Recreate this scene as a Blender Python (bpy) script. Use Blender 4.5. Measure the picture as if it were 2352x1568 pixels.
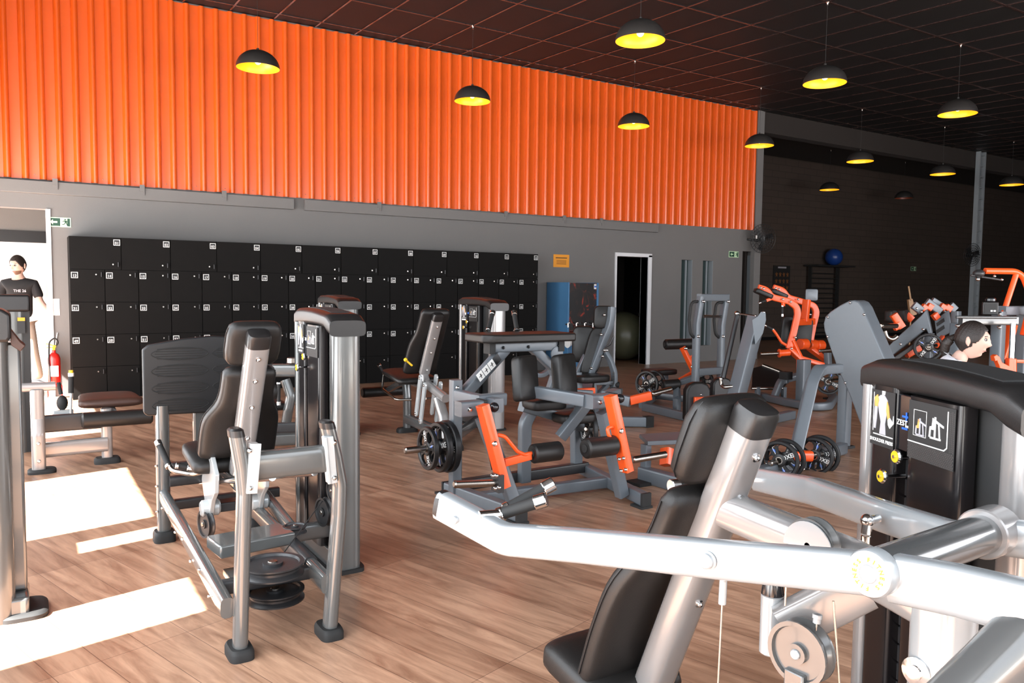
import bpy, bmesh, math, random
from mathutils import Vector, Matrix, Euler, Quaternion
random.seed(7)
for o in list(bpy.data.objects): bpy.data.objects.remove(o, do_unlink=True)
C = bpy.context.scene.collection
PI = math.pi
V = Vector
# ------------------------------------------------------------------ camera
YAW, PIT, ROL, FPX, CH = math.radians(31.9), math.radians(-3.85), math.radians(.65), 1800.0, 1.5
cF = V((math.sin(YAW)*math.cos(PIT), math.cos(YAW)*math.cos(PIT), math.sin(PIT)))
cR0 = V((math.cos(YAW), -math.sin(YAW), 0)); cU0 = cR0.cross(cF)
cR = cR0*math.cos(ROL) + cU0*math.sin(ROL); cU = -cR0*math.sin(ROL) + cU0*math.cos(ROL)
CAM = V((0, 0, CH))
cam = bpy.data.cameras.new('camera'); camo = bpy.data.objects.new('camera', cam); C.objects.link(camo)
cam.sensor_width = 36; cam.lens = FPX/2352*36; cam.clip_start = .05; cam.clip_end = 200
camo.matrix_world = Matrix(((cR.x, cU.x, -cF.x, 0), (cR.y, cU.y, -cF.y, 0), (cR.z, cU.z, -cF.z, CH), (0, 0, 0, 1)))
bpy.context.scene.camera = camo
# ------------------------------------------------------------------ colour management, sky, sun, daylight
S = bpy.context.scene
S.view_settings.view_transform = 'Standard'; S.view_settings.look = 'None'
S.view_settings.gamma = 1; S.view_settings.use_curve_mapping = False
S.view_settings.exposure = 0.0
W = bpy.data.worlds.new('sky'); S.world = W; W.use_nodes = True
nt = W.node_tree; bg = nt.nodes['Background']
sky = nt.nodes.new('ShaderNodeTexSky'); sky.sky_type = 'NISHITA'; sky.sun_disc = False
sky.sun_elevation = math.radians(45); sky.sun_rotation = math.radians(250)
nt.links.new(sky.outputs[0], bg.inputs[0]); bg.inputs[1].default_value = .12
def light(name, kind, loc, target, energy, color=(1, 1, 1), size=None, angle=None, spread=None):
    l = bpy.data.lights.new(name, kind); l.energy = energy; l.color = color
    o = bpy.data.objects.new(name, l); C.objects.link(o); o.location = loc
    d = V(target)-V(loc); o.rotation_euler = d.to_track_quat('-Z', 'Y').to_euler()
    if size: l.shape = 'RECTANGLE'; l.size, l.size_y = size
    if angle: l.angle = angle
    if spread: l.spread = spread
    return o
SUN_D = V((1, .25, -1.03)).normalized()
light('sun', 'SUN', (-6, -2, 8), V((-6, -2, 8))+SUN_D, 75, (1, .97, .93), angle=.009)
# daylight through the glazed shop front on the left and behind the camera
light('daylight_left', 'AREA', (-1.35, 3.2, 2.35), (2, 3.2, 2.2), 640, (.88, .94, 1), size=(7.5, 4.4))
light('daylight_back', 'AREA', (1.9, -2.3, 2.6), (2.6, 6, 1.6), 330, (.90, .95, 1), size=(6.6, 4.6))
light('fill_back_right', 'AREA', (11.0, -2.3, 1.9), (12.0, 6, 1.6), 760, (.98, .97, 1), size=(9.0, 3.0))  # added fill that brightens the dim right side and far machines
light('daylight_door', 'AREA', (-1.35, 9.4, 1.25), (1.5, 9.6, 1.1), 240, (.97, .98, 1), size=(3.6, 2.1))
# ------------------------------------------------------------------ pixel helpers: the point where a view ray meets a real plane
def ray(x, y): return (cF*FPX + cR*(x-1176) - cU*(y-784)).normalized()
def FL(x, y, z=0.):
    d = ray(x, y); return CAM + d*((z-CH)/d.z)
def WY(x, y, Y):
    d = ray(x, y); return CAM + d*(Y/d.y)
def WX(x, y, X):
    d = ray(x, y); return CAM + d*(X/d.x)
def DP(x, y, D):
    d = ray(x, y); return CAM + d*(D/d.dot(cF))
def PLN(x, y, P, n):
    d = ray(x, y); n = V(n); return CAM + d*((V(P)-CAM).dot(n)/d.dot(n))
# ------------------------------------------------------------------ materials
MATS = {}
def mat(name, col, rough=.5, metal=0., spec=.5, noise=0., nscale=20., bump=0., bscale=60., coat=0., emis=None, es=0., trans=0., aniso=None):
    m = bpy.data.materials.new(name); m.use_nodes = True; n = m.node_tree.nodes; L = m.node_tree.links
    b = n['Principled BSDF']; b.inputs['Base Color'].default_value = (*col, 1)
    b.inputs['Roughness'].default_value = rough; b.inputs['Metallic'].default_value = metal
    b.inputs['Specular IOR Level'].default_value = spec; b.inputs['Coat Weight'].default_value = coat
    b.inputs['Coat Roughness'].default_value = .08
    b.inputs['Transmission Weight'].default_value = trans
    tc = n.new('ShaderNodeTexCoord')
    t = n.new('ShaderNodeTexNoise'); t.inputs['Scale'].default_value = nscale; t.inputs['Detail'].default_value = 4
    L.new(tc.outputs['Object'], t.inputs['Vector'])
    r = n.new('ShaderNodeMapRange'); r.inputs[3].default_value = 1-max(noise, .02); r.inputs[4].default_value = 1+max(noise, .02)
    L.new(t.outputs[0], r.inputs[0])
    x = n.new('ShaderNodeVectorMath'); x.operation = 'SCALE'; x.inputs[0].default_value = col
    L.new(r.outputs[0], x.inputs['Scale']); L.new(x.outputs[0], b.inputs['Base Color'])
    if bump:
        t2 = n.new('ShaderNodeTexNoise'); t2.inputs['Scale'].default_value = bscale; t2.inputs['Detail'].default_value = 3
        L.new(tc.outputs['Object'], t2.inputs['Vector'])
        bp = n.new('ShaderNodeBump'); bp.inputs['Strength'].default_value = bump; bp.inputs['Distance'].default_value = .004
        L.new(t2.outputs[0], bp.inputs['Height']); L.new(bp.outputs[0], b.inputs['Normal'])
    if emis:
        b.inputs['Emission Color'].default_value = (*emis, 1); b.inputs['Emission Strength'].default_value = es
    MATS[name] = m; return m
mat('orange_sheet', (.78, .112, .010), .26, spec=.6, noise=.05, nscale=3, coat=.2)
_b = MATS['orange_sheet'].node_tree.nodes['Principled BSDF']; _b.inputs['Coat Weight'].default_value = .8; _b.inputs['Coat Roughness'].default_value = .2
mat('orange', (.90, .10, .014), .34, noise=.04, coat=.2)
mat('grey_wall', (.170, .165, .161), .75, noise=.07, nscale=1.3, bump=.25, bscale=90)
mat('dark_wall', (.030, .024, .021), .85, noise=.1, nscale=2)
mat('ceil', (.011, .0112, .0115), .6, spec=.25, noise=.25, nscale=5, bump=.2, bscale=200)
mat('ceil_bar', (.035, .02, .018), .22, spec=.8, noise=.1)  # reddish tint puts the cladding's reflection into the bar colour
mat('locker_black', (.0055, .005, .0048), .62, spec=.12, noise=.2, nscale=9)
mat('white', (.85, .85, .83), .5)
mat('white_paint', (.75, .76, .78), .6, noise=.04, nscale=2)
mat('plaster', (.62, .60, .56), .9, noise=.15, nscale=30, bump=.6)
mat('silver', (.30, .29, .285), .24, metal=.35, spec=.6, noise=.02, coat=.5)          # selectorised machine paint
mat('silver_light', (.52, .545, .55), .22, metal=.25, spec=.6, noise=.02, coat=.5)
mat('silver_arm', (.36, .385, .40), .22, metal=.3, spec=.6, noise=.02, coat=.5)
mat('silver_dark', (.135, .14, .138), .24, metal=.4, spec=.6, noise=.02, coat=.5)
mat('gunmetal', (.115, .118, .118), .27, metal=.4, spec=.6, noise=.03, coat=.5)
mat('grey_paint', (.135, .155, .175), .36, metal=.15, noise=.04)                        # plate-loaded machine paint
mat('dark_paint', (.03, .03, .032), .35, noise=.05)
mat('black', (.010, .010, .011), .42, noise=.1)
mat('black_gloss', (.010, .010, .012), .14, noise=.1, coat=.3)
mat('rubber', (.013, .013, .013), .68, noise=.15)
mat('leather', (.013, .012, .0115), .40, spec=.38, noise=.12, nscale=40, bump=.18, bscale=420)
mat('leather_grey', (.06, .057, .052), .42, spec=.5, noise=.1, nscale=40, bump=.12, bscale=420)
mat('leather_reflect', (.05, .022, .015), .5, noise=.12, nscale=40, bump=.12, bscale=420)  # dark leather with the orange wall's reflection mixed into its colour
mat('plastic', (.014, .013, .013), .33, noise=.08, bump=.12, bscale=500)
mat('smoke', (.010, .0085, .009), .22, spec=.4, noise=.1)                       # smoked weight shroud
mat('chrome', (.78, .78, .78), .13, metal=1)
mat('steel', (.36, .33, .30), .25, metal=1)
mat('yellow', (.80, .52, .02), .35)
mat('blue', (.02, .12, .55), .35)
mat('blue_side', (.055, .17, .33), .45, noise=.08, nscale=4)
mat('skin', (.66, .42, .34), .5, noise=.06, nscale=12)
mat('hair', (.018, .012, .010), .5, noise=.35, nscale=90, bump=.6, bscale=160)
mat('tee_black', (.012, .012, .014), .8, noise=.1)
mat('khaki', (.42, .36, .30), .85, noise=.08)
mat('white_cloth', (.72, .72, .76), .85, noise=.05)
mat('slit_frame', (.26, .29, .31), .4)
mat('red', (.62, .02, .015), .3, noise=.05, coat=.3)
mat('sign_green', (.012, .06, .035), .5)
mat('sign_glow', (.62, .85, .55), .5)
mat('amber', (.85, .33, .02), .5)
mat('ink', (.02, .02, .02), .6)
mat('wood', (.30, .17, .08), .5, noise=.2, nscale=8)
mat('ball_blue', (.015, .06, .28), .3, noise=.05)
mat('ball_green', (.10, .10, .06), .35, noise=.05)
mat('lamp_black', (.028, .026, .025), .38, noise=.05)
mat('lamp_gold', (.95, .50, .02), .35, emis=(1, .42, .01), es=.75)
mat('lamp_gold_off', (.25, .05, .02), .4)
mat('bulb', (1, .9, .7), .3, emis=(1, .72, .30), es=7)
mat('pict', (.45, .44, .48), .5)
mat('pict_orange', (.75, .38, .10), .5)
mat('dim_orange', (.22, .09, .03), .6)
mat('lip', (.50, .20, .17), .5)
mat('pane_green', (.035, .055, .055), .2, spec=.6)
mat('hex', (.055, .05, .048), .5)
mat('rack_metal', (.05, .05, .055), .5)
# floor: wood-look planks
def floor_mat():
    m = bpy.data.materials.new('plank_floor'); m.use_nodes = True; n = m.node_tree.nodes; L = m.node_tree.links; b = n['Principled BSDF']
    tc = n.new('ShaderNodeTexCoord'); mp = n.new('ShaderNodeMapping'); mp.inputs['Rotation'].default_value = (0, 0, math.radians(-107.5))
    L.new(tc.outputs['Object'], mp.inputs[0])
    br = n.new('ShaderNodeTexBrick'); br.inputs['Scale'].default_value = 1.0; br.offset = .37; br.offset_frequency = 1
    br.inputs['Brick Width'].default_value = 1.22; br.inputs['Row Height'].default_value = .178
    br.inputs['Mortar Size'].default_value = .0015; br.inputs['Mortar Smooth'].default_value = .3; br.inputs['Bias'].default_value = 0
    br.inputs['Color1'].default_value = (.50, .295, .190, 1); br.inputs['Color2'].default_value = (.36, .200, .125, 1); br.inputs['Mortar'].default_value = (.15, .085, .058, 1)
    L.new(mp.outputs[0], br.inputs['Vector'])
    mp2 = n.new('ShaderNodeMapping'); mp2.inputs['Scale'].default_value = (.9, 7, 1); L.new(mp.outputs[0], mp2.inputs[0])
    t = n.new('ShaderNodeTexNoise'); t.inputs['Scale'].default_value = 2.2; t.inputs['Detail'].default_value = 8; t.inputs['Roughness'].default_value = .62; t.inputs['Distortion'].default_value = .6
    L.new(mp2.outputs[0], t.inputs['Vector'])
    cr = n.new('ShaderNodeValToRGB'); cr.color_ramp.elements[0].position = .33; cr.color_ramp.elements[0].color = (.46, .39, .36, 1)
    cr.color_ramp.elements[1].position = .62; cr.color_ramp.elements[1].color = (1.12, 1.13, 1.14, 1)
    L.new(t.outputs[0], cr.inputs[0])
    mx = n.new('ShaderNodeMix'); mx.data_type = 'RGBA'; mx.blend_type = 'MULTIPLY'; mx.inputs[0].default_value = .85
    L.new(br.outputs[0], mx.inputs[6]); L.new(cr.outputs[0], mx.inputs[7])
    t3 = n.new('ShaderNodeTexNoise'); t3.inputs['Scale'].default_value = 1.1; t3.inputs['Detail'].default_value = 3
    L.new(mp2.outputs[0], t3.inputs['Vector'])
    L.new(mx.outputs[2], b.inputs['Base Color'])
    b.inputs['Roughness'].default_value = .33; b.inputs['Specular IOR Level'].default_value = .42
    mr = n.new('ShaderNodeMapRange'); mr.inputs[3].default_value = .24; mr.inputs[4].default_value = .40; L.new(t.outputs[0], mr.inputs[0]); L.new(mr.outputs[0], b.inputs['Roughness'])
    bp = n.new('ShaderNodeBump'); bp.inputs['Strength'].default_value = .12; bp.inputs['Distance'].default_value = .003
    L.new(t.outputs[0], bp.inputs['Height']); L.new(bp.outputs[0], b.inputs['Normal'])
    MATS['plank_floor'] = m
floor_mat()
# brick/board wall for the far end of the hall
def board_mat():
    m = bpy.data.materials.new('far_wall'); m.use_nodes = True; n = m.node_tree.nodes; L = m.node_tree.links; b = n['Principled BSDF']
    tc = n.new('ShaderNodeTexCoord'); mp = n.new('ShaderNodeMapping'); mp.inputs['Rotation'].default_value = (PI/2, 0, 0); L.new(tc.outputs['Object'], mp.inputs[0])
    br = n.new('ShaderNodeTexBrick'); br.inputs['Scale'].default_value = 1; br.inputs['Brick Width'].default_value = .6; br.inputs['Row Height'].default_value = .2
    br.inputs['Mortar Size'].default_value = .008
    br.inputs['Color1'].default_value = (.085, .062, .050, 1); br.inputs['Color2'].default_value = (.074, .055, .045, 1); br.inputs['Mortar'].default_value = (.045, .034, .028, 1)
    L.new(mp.outputs[0], br.inputs['Vector']); L.new(br.outputs[0], b.inputs['Base Color']); b.inputs['Roughness'].default_value = .7
    MATS['far_wall'] = m
board_mat()
# ------------------------------------------------------------------ mesh builder
def basis(z, up=V((0, 0, 1))):
    z = V(z).normalized(); up = V(up)
    x = up.cross(z)
    if x.length < 1e-4: x = V((1, 0, 0)).cross(z)
    if x.length < 1e-4: x = V((0, 1, 0)).cross(z)
    x.normalize(); y = z.cross(x); return x, y, z
def fillet(pts, r, n=5):
    pts = [V(p) for p in pts]
    if r <= 0 or len(pts) < 3: return pts
    out = [pts[0]]
    for i in range(1, len(pts)-1):
        a, b, c = pts[i-1], pts[i], pts[i+1]
        u = (a-b); w = (c-b); lu, lw = u.length, w.length; u.normalize(); w.normalize()
        ang = u.angle(w)
        if ang > PI-.05: out.append(b); continue
        t = min(r/math.tan(ang/2), lu*.48, lw*.48)
        p0 = b+u*t; p1 = b+w*t
        for k in range(n+1):
            s = k/n; out.append(p0*(1-s)**2 + b*2*s*(1-s) + p1*s*s)
    out.append(pts[-1]); return out
SPLIT = {'bolt', 'rubber_sleeve', 'slot', 'arc_hole', 'screw', 'eyebrow', 'ball_joint', 'platform_edge', 'rib', 'pivot_pin'}
class MB:
    def __init__(self): self.v = []; self.f = []; self.m = []; self.mi = 0
    def _add(self, vs, fs):
        o = len(self.v); self.v += [V(p) for p in vs]; self.f += [tuple(i+o for i in f) for f in fs]; self.m += [self.mi]*len(fs); return self
    def box(self, c, s, R=None):
        c = V(c); h = V(s)/2
        vs = [V((sx*h.x, sy*h.y, sz*h.z)) for sx in (-1, 1) for sy in (-1, 1) for sz in (-1, 1)]
        if R is not None: vs = [R @ p for p in vs]
        return self._add([c+p for p in vs], [(0, 1, 3, 2), (4, 6, 7, 5), (0, 4, 5, 1), (2, 3, 7, 6), (0, 2, 6, 4), (1, 5, 7, 3)])
    def box2(self, a, b):
        a = V(a); b = V(b); return self.box((a+b)/2, [abs(b[i]-a[i]) for i in range(3)])
    def beam(self, a, b, w, h, up=(0, 0, 1)):
        a = V(a); b = V(b); x, y, z = basis(b-a, up); R = Matrix((x, y, z)).transposed()
        return self.box((a+b)/2, (w, h, (b-a).length), R)
    def sweep(self, pts, w, h=None, up=(0, 0, 1), n=14, e=2., r=0., caps=True, scale=None):
        """sweep a rounded profile; e=2 ellipse, larger e = squarer; w across, h along 'up'"""
        h = w if h is None else h
        pts = fillet(pts, r); N = len(pts); vs = []; fs = []
        px = None
        for i, p in enumerate(pts):
            t = (pts[min(i+1, N-1)]-pts[max(i-1, 0)])
            x, y, z = basis(t, up)
            if px is not None and x.dot(px) < 0: x = -x; y = -y
            px = x
            # mitre widening
            k = 1. if scale is None else scale(i/(N-1))
            for j in range(n):
                a = 2*PI*(j+.5)/n; ca, sa = math.cos(a), math.sin(a)
                cx = math.copysign(abs(ca)**(2/e), ca)*w/2*k; cy = math.copysign(abs(sa)**(2/e), sa)*h/2*k
                vs.append(p+x*cx+y*cy)
        for i in range(N-1):
            for j in range(n):
                a = i*n+j; b = i*n+(j+1) % n; fs.append((a, b, b+n, a+n))
        if caps: fs.append(tuple(range(n-1, -1, -1))); fs.append(tuple(range((N-1)*n, N*n)))
        return self._add(vs, fs)
    def tube(self, pts, r, n=12, fr=0., caps=True): return self.sweep(pts, 2*r, 2*r, n=n, r=fr, caps=caps)
    def rect(self, pts, w, h, up=(0, 0, 1), fr=0., e=7., n=16): return self.sweep(pts, w, h, up, n=n, e=e, r=fr)
    def lathe(self, prof, o, axis=(0, 0, 1), n=24, caps=True):
        o = V(o); x, y, z = basis(axis, (0, 0, 1) if abs(V(axis).normalized().z) < .9 else (0, 1, 0)); vs = []; fs = []
        for (r, t) in prof:
            for j in range(n):
                a = 2*PI*j/n; vs.append(o+z*t+x*(r*math.cos(a))+y*(r*math.sin(a)))
        for i in range(len(prof)-1):
            for j in range(n):
                a = i*n+j; b = i*n+(j+1) % n; fs.append((a, b, b+n, a+n))
        if caps:
            if prof[0][0] > 1e-6: fs.append(tuple(range(n-1, -1, -1)))
            if prof[-1][0] > 1e-6: fs.append(tuple(range((len(prof)-1)*n, len(prof)*n)))
        return self._add(vs, fs)
    def cyl(self, a, b, r, n=20, bev=0.):
        a = V(a); b = V(b); L = (b-a).length
        bev = min(bev, r*.4, L*.4)
        p = [(r, 0), (r, L)] if not bev else [(r-bev, 0), (r, bev), (r, L-bev), (r-bev, L)]
        return self.lathe(p, a, b-a, n)
    def ball(self, c, r, n=16, s=(1, 1, 1)):
        c = V(c); vs = []; fs = []; m = n//2
        for i in range(m+1):
            th = PI*i/m
            for j in range(n):
                a = 2*PI*j/n; vs.append(c+V((r*s[0]*math.sin(th)*math.cos(a), r*s[1]*math.sin(th)*math.sin(a), r*s[2]*math.cos(th))))
        for i in range(m):
            for j in range(n):
                a = i*n+j; b = i*n+(j+1) % n; fs.append((a, a+n, b+n, b))
        return self._add(vs, fs)
    def prism(self, poly, d):
        """polygon of world points extruded by vector d"""
        n = len(poly); d = V(d); vs = [V(p) for p in poly]+[V(p)+d for p in poly]
        fs = [tuple(range(n-1, -1, -1)), tuple(range(n, 2*n))]+[(i, (i+1) % n, n+(i+1) % n, n+i) for i in range(n)]
        return self._add(vs, fs)
    def plates(self, ring0, ring1):
        n = len(ring0); fs = [tuple(range(n-1, -1, -1)), tuple(range(n, 2*n))]+[(i, (i+1) % n, n+(i+1) % n, n+i) for i in range(n)]
        return self._add(list(ring0)+list(ring1), fs)
    def bolt(self, p, d, r=.009, L=.008, n=8):
        d = V(d).normalized(); p = V(p); self.lathe([(r, 0), (r, L*.5), (r*.6, L), (0, L*1.1)], p, d, n); return self
    def text(self, s, o, ux, uy, size, depth=.0012, align='CENTER'):
        """flat lettering: origin o, reading direction ux, up uy"""
        me = text_mesh(s, align); ux = V(ux).normalized(); uy = V(uy).normalized(); uz = ux.cross(uy); o = V(o)
        off = len(self.v); self.v += [o+ux*(p.x*size)+uy*(p.y*size)+uz*(p.z*depth) for p in me[0]]
        self.f += [tuple(i+off for i in f) for f in me[1]]; self.m += [self.mi]*len(me[1]); return self
    def islands(self):
        n = len(self.v); p = list(range(n))
        def fd(a):
            while p[a] != a: p[a] = p[p[a]]; a = p[a]
            return a
        for f in self.f:
            r0 = fd(f[0])
            for i in f[1:]: p[fd(i)] = r0
        g = {}
        for k, f in enumerate(self.f): g.setdefault(fd(f[0]), []).append(k)
        out = []
        for ks in g.values():
            m = MB(); mp = {}
            for k in ks:
                q = []
                for i in self.f[k]:
                    if i not in mp: mp[i] = len(m.v); m.v.append(self.v[i])
                    q.append(mp[i])
                m.f.append(tuple(q)); m.m.append(self.m[k])
            out.append(m)
        return out
    def build(self, name, mats, parent=None, bevel=0., seg=2, smooth=38, sub=0):
        if name in SPLIT and parent is not None:
            isl = self.islands()
            if len(isl) > 1:
                for m in isl: o = m.build(name, mats, parent, bevel, seg, smooth, sub)
                return o
        org = parent_world(parent) if parent is not None else None
        me = bpy.data.meshes.new(name)
        base = org if org is not None else V((0, 0, 0))
        me.from_pydata([tuple(p-base) for p in self.v], [], self.f)
        bm = bmesh.new(); bm.from_mesh(me); bmesh.ops.recalc_face_normals(bm, faces=bm.faces); bm.to_mesh(me); bm.free()
        if isinstance(mats, str): mats = [mats]
        for k in mats: me.materials.append(MATS[k])
        me.polygons.foreach_set('material_index', self.m)
        me.polygons.foreach_set('use_smooth', [smooth > 0]*len(me.polygons))
        if smooth > 0: me.set_sharp_from_angle(angle=math.radians(smooth))
        me.update()
        o = bpy.data.objects.new(name, me); C.objects.link(o)
        if parent is not None: o.parent = parent
        if bevel:
            b = o.modifiers.new('bevel', 'BEVEL'); b.width = bevel; b.segments = seg; b.limit_method = 'ANGLE'; b.angle_limit = math.radians(34)
        if sub:
            sm = o.modifiers.new('sub', 'SUBSURF'); sm.levels = sub; sm.render_levels = sub
        return o
_tc = {}
def text_mesh(s, align):
    k = (s, align)
    if k not in _tc:
        cu = bpy.data.curves.new('t', 'FONT'); cu.body = s; cu.align_x = align; cu.align_y = 'CENTER'; cu.extrude = .5; cu.resolution_u = 2; cu.offset = .012
        ob = bpy.data.objects.new('t', cu); C.objects.link(ob)
        dg = bpy.context.evaluated_depsgraph_get(); dg.update()
        me = bpy.data.meshes.new_from_object(ob.evaluated_get(dg))
        _tc[k] = ([v.co.copy() for v in me.vertices], [tuple(p.vertices) for p in me.polygons])
        bpy.data.objects.remove(ob, do_unlink=True); bpy.data.curves.remove(cu)
    return _tc[k]
def parent_world(p):
    o = V((0, 0, 0))
    while p is not None: o += p.location; p = p.parent
    return o
def tag(o, label=None, cat=None, group=None, kind=None):
    if label: o['label'] = label
    if cat: o['category'] = cat
    if group: o['group'] = group
    if kind: o['kind'] = kind
    return o
def thing(name, label, cat, loc, group=None):
    o = bpy.data.objects.new(name, None); C.objects.link(o); o.empty_display_size = .1
    o.location = V(loc); return tag(o, label, cat, group)
def struct(o): o['kind'] = 'structure'; return o
def copy_tree(o, parent=None):
    c = o.copy(); C.objects.link(c); c.parent = parent
    for ch in list(o.children): copy_tree(ch, c)
    return c
def lerp(a, b, t): return V(a)*(1-t)+V(b)*t
# ================================================================== THE ROOM
X0, X1, Y0, YW = -1.5, 27.0, -2.6, 12.0          # left glazed front, right side, back glazed front, long wall
XE = 13.9                                        # the long wall ends here, the hall goes on behind it
YF = 16.4
def zc(y): return 5.36+.04*(y-10)
b = MB(); b.box2((X0-1.5, Y0-1, -.12), (X1+8, YF+.2, 0)); struct(b.build('floor', 'plank_floor'))
# ceiling
b = MB(); b._add([(X0-.2, Y0-.2, zc(Y0)), (X1+8, Y0-.2, zc(Y0)), (X1+8, YW, zc(YW)), (X0-.2, YW, zc(YW)), (X0-.2, Y0-.2, zc(Y0)+.15), (X1+8, Y0-.2, zc(Y0)+.15), (X1+8, YW, zc(YW)+.15), (X0-.2, YW, zc(YW)+.15)],
    [(0, 1, 2, 3), (7, 6, 5, 4), (0, 4, 5, 1), (2, 6, 7, 3), (0, 3, 7, 4), (1, 5, 6, 2)])
ceil = struct(b.build('ceiling', 'ceil'))
GX, GY = 5.737, 10.41
b = MB()
for i in range(-12, 46):
    x = GX+i*.625; b.beam((x, Y0, zc(Y0)-.004), (x, YW-.02, zc(YW)-.004), .026, .012)
for j in range(-1, 11):
    y = GY-j*1.25
    if Y0 < y < YW: b.beam((X0, y, zc(y)-.005), (X1+7, y, zc(y)-.005), .026, .012)
b.build('ceiling_grid', 'ceil_bar', ceil)
# long wall, built round its openings
DOOR1 = (-1.35, .27, 2.47)        # left doorway  x0,x1,top
DOOR2 = (9.83, 10.66, 2.17)       # open door
DOOR3 = (WY(1702, 700, YW).x, WY(1730, 700, YW).x, 2.38)
SL1 = (WY(1563, 700, YW).x, WY(1588, 700, YW).x, .34, 2.14)
SL2 = (WY(1612, 700, YW).x, WY(1635, 700, YW).x, .34, 2.14)
b = MB(); T = .2
def seg(x0, x1, z0, z1, y0=YW, y1=YW+T): b.box2((x0, y0, z0), (x1, y1, z1))
xs = [X0, DOOR1[0], DOOR1[1], DOOR2[0], DOOR2[1], SL1[0], SL1[1], SL2[0], SL2[1], DOOR3[0], DOOR3[1], XE]
seg(X0, XE, 2.6, zc(YW)+.1)
seg(X0, DOOR1[0], 0, 2.6); seg(DOOR1[0], DOOR1[1], DOOR1[2], 2.6); seg(DOOR1[1], DOOR2[0], 0, 2.6)
seg(DOOR2[0], DOOR2[1], DOOR2[2], 2.6); seg(DOOR2[1], SL1[0], 0, 2.6)
for s in (SL1, SL2): seg(s[0], s[1], 0, s[2]); seg(s[0], s[1], s[3], 2.6)
seg(SL1[1], SL2[0], 0, 2.6); seg(SL2[1], DOOR3[0], 0, 2.6); seg(DOOR3[0], DOOR3[1], DOOR3[2], 2.6); seg(DOOR3[1], XE, 0, 2.6)
struct(b.build('wall_back', 'grey_wall'))
b = MB(); b.box2((XE-.2, YW+T, 0), (XE, YF, 5.6)); struct(b.build('wall_partition', 'dark_wall'))
# rooms seen dark through the openings
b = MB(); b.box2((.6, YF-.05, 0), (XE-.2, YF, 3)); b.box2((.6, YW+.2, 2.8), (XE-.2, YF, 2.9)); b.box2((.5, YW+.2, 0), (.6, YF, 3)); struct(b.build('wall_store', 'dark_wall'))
# beam + far wall beyond the end of the long wall
b = MB(); b.box2((XE, YW-.02, 5.0), (X1+8, YW+.25, 5.62)); struct(b.build('trim_beam', 'dark_wall'))
b = MB(); b.box2((XE-.2, YF, 0), (X1+8, YF+.2, 5.9)); struct(b.build('wall_far', 'far_wall'))
b = MB(); b.box2((XE-.2, YW, 5.62), (X1+8, YF+.2, 5.75)); struct(b.build('ceiling_far', 'dark_wall'))
b = MB(); b.box2((X1+8, Y0, 0), (X1+8.2, YF+.2, 5.7)); struct(b.build('wall_right', 'dark_wall'))
# skirting of the far wall
b = MB(); b.box2((XE, YF-.03, 0), (X1+8, YF, .10)); struct(b.build('baseboard_far', 'black'))
# ---- glazed left front with openings that let the sun in
b = MB(); ops = [(-1.9, .2), (.9, 2.35), (3.14, 3.74), (4.86, 6.55), (8.3, 11.7)]; slot = (4.44, 4.68, 1.78)
yy = Y0
for (a, c) in ops:
    if a == 4.86:
        b.box2((X0-.12, yy, 0), (X0, slot[0], 2.36)); b.box2((X0-.12, slot[0], 0), (X0, slot[1], slot[2])); yy = slot[1]
    b.box2((X0-.12, yy, 0), (X0, a, 2.36)); yy = c
b.box2((X0-.12, yy, 0), (X0, YW, 2.36)); b.box2((X0-.12, Y0, 2.36), (X0, YW, 2.5)); b.box2((X0-.12, 7.2, 2.5), (X0, YW, 5.5)); b.box2((X0-.12, Y0, 4.65), (X0, YW, 5.5)); b.box2((X0-.12, Y0, 2.5), (X0, -.9, 5.5))
struct(b.build('wall_left', 'grey_wall'))
for k, (a, c) in enumerate(ops):
    b = MB()
    for y in (a+.02, c-.02): b.box((X0-.06, y, 1.18), (.05, .04, 2.36))
    b.box((X0-.06, (a+c)/2, 2.345), (.05, c-a, .03)); b.box((X0-.06, (a+c)/2, .02), (.05, c-a, .04))
    struct(b.build('window_%d' % (k+3), 'dark_paint'))
b = MB(); b.box2((X0-2.32, Y0, 4.72), (X0-.12, YW, 4.85)); struct(b.build('trim_sun_block', 'grey_wall'))  # unseen slab added to keep the sun out of the upper opening
for k, y in enumerate((1.1, 3.1, 5.1)):
    b = MB(); b.box((X0-.06, y, 3.57), (.06, .06, 2.15)); struct(b.build('trim_mullion', 'dark_paint'))
# ---- back front behind the camera: wide glazed opening, extended right to brighten that side
b = MB(); b.box2((X0, Y0-.12, 4.85), (X1+8, Y0, 5.3)); b.box2((6.3, Y0-.12, 3.5), (X1+8, Y0, 4.85)); b.box2((16, Y0-.12, 0), (X1+8, Y0, 3.5)); b.box2((5.4, Y0-.12, 0), (6.3, Y0, 4.85)); b.box2((X0, Y0-.12, 0), (X0+.1, Y0, 4.85))
struct(b.build('wall_front', 'grey_wall'))
b = MB()
for x in (-1.2, .6, 2.4, 4.2, 6.3, 8.4, 10.8, 13.2, 15.9): b.box((x, Y0-.06, 1.75), (.06, .06, 3.5))
b.box((7.4, Y0-.06, 2.3), (17.2, .06, .06)); struct(b.build('window_8', 'dark_paint'))
# ---- pavement outside the glazing
b = MB(); b.box2((-9, -9, -.14), (X0-1.5, 18, -.04)); b.box2((-9, -9, -.14), (9, Y0-1, -.04)); struct(b.build('floor_pavement', 'plaster'))
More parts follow.
